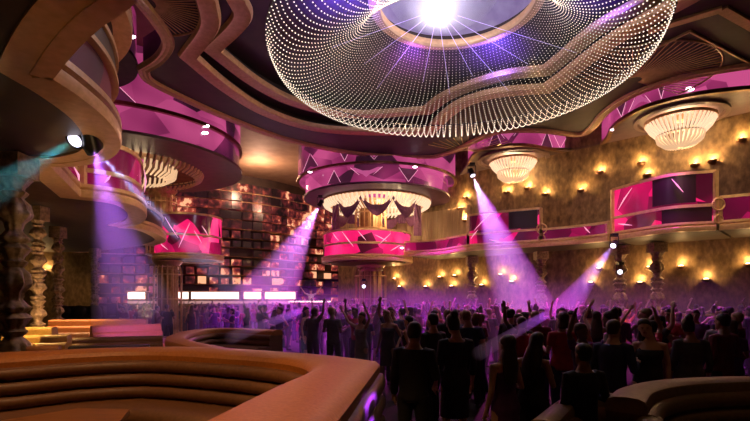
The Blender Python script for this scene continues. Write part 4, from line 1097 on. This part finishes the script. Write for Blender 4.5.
beam(sA, PD(-12, 193, 5.6), .03, .22, (.05, .85, 1), 180, .4, 'teal beam raking from the balcony spot across the dark columns', True, 'moving-head spotlight under the first scalloped balcony')
beam(sA + Vector((.20, .14, -.03)), PD(138, 322, 12.0), .04, 1.05, (.55, .16, 1), 5200, .13, 'violet beam falling from the balcony spot onto the banquettes', True, 'moving-head spotlight under the first scallop, aimed down at the banquettes')
beam(sA + Vector((.06, .42, 0)), PD(262, 318, 12.5), .03, .42, (.50, .45, 1), 5200, .22, 'pale blue beam crossing the scalloped balconies towards the stage', True, 'moving-head spotlight under the first scallop, aimed along the balconies')
beam(PD(473, 176, 19.5), PD(528, 318, 17.0), .06, 1.15, (.85, .50, 1), 7500, .13, 'broad lilac beam dropping past the tall magenta box', True, 'moving-head spotlight hanging beside the rose fascia by the tower')
beam(PD(613, 246, 17.9), PD(556, 322, 14.5), .06, .50, (.32, .20, 1), 2600, .35, 'blue beam slanting down from below the curved dark box', True, 'moving-head spotlight under the curved dark box')
beam(PD(319, 206, 24.4), PD(262, 306, 26.5), .06, 1.9, (.85, .22, 1), 15000, .10, 'wide magenta beam spreading from the central drum over the DJ side', True, 'moving-head spotlight at the rim of the central drum')
p_, _ = on_wall(620, 272, 1.15)
beam(p_, PD(478, 354, 5.4), .03, .085, (.42, .04, 1), 20000, 1.4, 'violet beam lying low over the heads in the middle of the crowd', True, 'moving-head spotlight on the carved column under the curved dark box', .80)
beam((-.62, 25.9, 2.75), PD(230, 338, 4.9), .03, .07, (.45, .05, 1), 60000, 1.0, 'violet beam lying low over the heads beside the C-shaped booth', True, 'moving-head spotlight on the caged column below the central pod', .83)
# long counter ledge in front of the gold wall at the room end
a_, t0 = on_wall(669, 300, .75); b_, t1 = on_wall(800, 300, .75)
lc = thing('ledge_counter', 'long dark counter with pale top edge along the foot of the gold wall', 'counter', ((a_.x + b_.x) / 2, (a_.y + b_.y) / 2, 0))
q0, q1 = (a_.x, a_.y), (b_.x, b_.y)
MB().sweep([q0, q1], [(-.2, 0), (.25, 0), (.25, 1.38), (-.2, 1.38)]).build('front', BRONZE, lc)
MB().sweep([q0, q1], [(-.28, 1.38), (.33, 1.38), (.33, 1.45), (-.28, 1.45)]).build('counter_top', GOLDP, lc)

# ------------------------------------------------------------------ stage wash over the crowd, warm downlights over the booths
for x, y, z, e, c in ((-9, 27, 6.5, 4200, (.55, .008, .80)), (-5, 22, 7.2, 3800, (.46, .008, .95)), (2.5, 23.5, 7.2, 4200, (.50, .008, .92)), (5.5, 19, 7.4, 3200, (.55, .008, .85)), (10, 16, 8.4, 2200, (.50, .008, .7)), (0, 17.5, 7.2, 1600, (.50, .010, .95)), (-3, 28, 7, 4000, (.7, .012, .7))):
    light('SPOT', (x, y, z), e * 2.1, c, (x * .8, y - 1.0, 0), radius=.25, spot=80, blend=.8)
for x, y, z, e, c in ((-2.6, 29.4, 3.9, 900, (1, .10, .75)), (2.5, 27.0, 3.9, 900, (1, .08, .6)), (7.5, 22.0, 3.9, 700, (1, .10, .7)), (-8.5, 29.8, 3.9, 900, (1, .12, .8)), (0, 22, 6.5, 900, (1, .08, .6)), (5, 17.5, 6.5, 800, (1, .08, .6))):
    light('SPOT', (x, y, z), e * 2.1, c, (x * .85, y - 4.5, .6), radius=.15, spot=66, blend=.9)
for x, y, e, c in ((-1.5, 24.5, 500, (1, .10, .10)), (4.5, 15.5, 420, (1, .12, .08)), (7.5, 13.2, 330, (1, .12, .06)), (-6, 24, 420, (1, .06, .2))):
    light('SPOT', (x, y, 3.9), e * 1.3, c, (x, y - .3, 0), radius=.1, spot=64, blend=.7)
hz = MB().prism([[(-8.2, 20.5), (-2.5, 13.0), (-.4, 10.0), (8.2, 10.0), (13.5, 15.0), (3.2, 26.2), (-1, 29.6), (-13.5, 29.6), (-10, 23)]], .2, 3.0)
HZ = haze(.05, .0); nt = HZ.node_tree; vn = [n for n in nt.nodes if n.type == 'VOLUME_SCATTER'][0]
g_ = nt.nodes.new('ShaderNodeNewGeometry'); sx_ = nt.nodes.new('ShaderNodeSeparateXYZ'); nt.links.new(g_.outputs['Position'], sx_.inputs[0])
mr = nt.nodes.new('ShaderNodeMapRange'); mr.interpolation_type = 'SMOOTHSTEP'
mr.inputs['From Min'].default_value = 1.0; mr.inputs['From Max'].default_value = 2.9; mr.inputs['To Min'].default_value = .035; mr.inputs['To Max'].default_value = 0
nt.links.new(sx_.outputs['Z'], mr.inputs['Value']); nt.links.new(mr.outputs[0], vn.inputs['Density'])
tag(hz.build('haze', HZ), 'thin violet haze hanging over the heads of the dancing crowd', 'haze', kind='stuff')
def down(x, y, z, e, tx, ty, tz, spot=75, c=(1, .55, .24)): light('SPOT', (x, y, z), e, c, (tx, ty, tz), radius=.12, spot=spot, blend=.8)
down(-1.5, 2.3, 5.6, 560, -.65, 3.2, 1.3, 50, (1, .52, .20))
down(-3.0, 3.8, 4.2, 200, -2.6, 5.2, 1.2)
down(-5.0, 7.0, 4.2, 110, -4.2, 8.4, 1.2)
down(-7.7, 10.2, 4.25, 1200, -7.6, 9.8, 1.2, 60, (1, .66, .22))
down(-9.5, 13.8, 4.25, 1200, -9.2, 13.2, 1.2, 80)
down(-15, 20.0, 4.3, 140, -15, 22, 1.5, 90)
down(3.6, 4.2, 6.5, 30, 3.3, 4.7, 1.0, 60)
for x, y, e in ((-8, 32.5, 700), (-2, 33, 500)): light('POINT', (x, y, 10.4), e, (1, .55, .35), radius=.4)

# added warm spots, no fixtures, brightening scalloped balconies, carved columns and canopy
for p, e, tg in (((-2.6, 3.4, 2.2), 13, (-3.6, 5.2, 4.4)), ((-3.6, 7.6, 2.0), 40, (-5.0, 7.4, 4.4)), ((-5.2, 10.8, 1.6), 70, (-6.6, 11.5, 4.4)), ((-7.4, 9.4, 1.4), 110, (-6.2, 8.0, 3.0)), ((-7.6, 10.6, 1.6), 150, (-9.4, 13.6, 2.9)), ((-7.4, 16.4, 2.2), 80, (-8.4, 17.5, 4.4))):
    light('SPOT', p, e, (1, .60, .28), tg, radius=.15, spot=110, blend=.9)

# added spots without fixtures that brighten the balcony edges and the wall
for px in (425, 500, 575, 640, 700, 745):
    p = rf[near_i(px, rf)]; q = Vector((p[0], p[1], 9.1)) - Vector((WN.x, WN.y, 0)) * .3 + Vector((-.4, -.6, 0))
    light('SPOT', q, 420, (1, .62, .32), (p[0], p[1] - .2, 4.4), radius=.12, spot=62, blend=.9)
light('SPOT', (-.4, 22.9, 7.5), 380, (1, .6, .32), (-.45, 25.0, 4.6), radius=.12, spot=70, blend=.9)
for x, y, e in ((-5.9, 12.2, 120), (-7.6, 17.0, 140), (-10.3, 23.5, 260)): light('SPOT', (x + 1.0, y - 1.0, 8.0), e, (1, .62, .32), (x - .4, y, 4.4), radius=.12, spot=60, blend=.9)

# extra warm spots hung in the air below the canopy to lift the balcony fronts
for p, tg, e in (((4.2, 12.6, 8.7), (8.2, 19.2, 4.7), 1300), ((8.2, 11.0, 8.7), (11.0, 16.0, 4.8), 700), ((.8, 15.5, 8.7), (3.0, 24.2, 4.7), 1500), ((-2.2, 9.5, 8.7), (-6.6, 12.0, 4.6), 600), ((-1.5, 6.0, 8.8), (-4.2, 7.0, 4.6), 220)):
    light('SPOT', p, e, (1, .64, .34), tg, radius=.12, spot=46, blend=1)
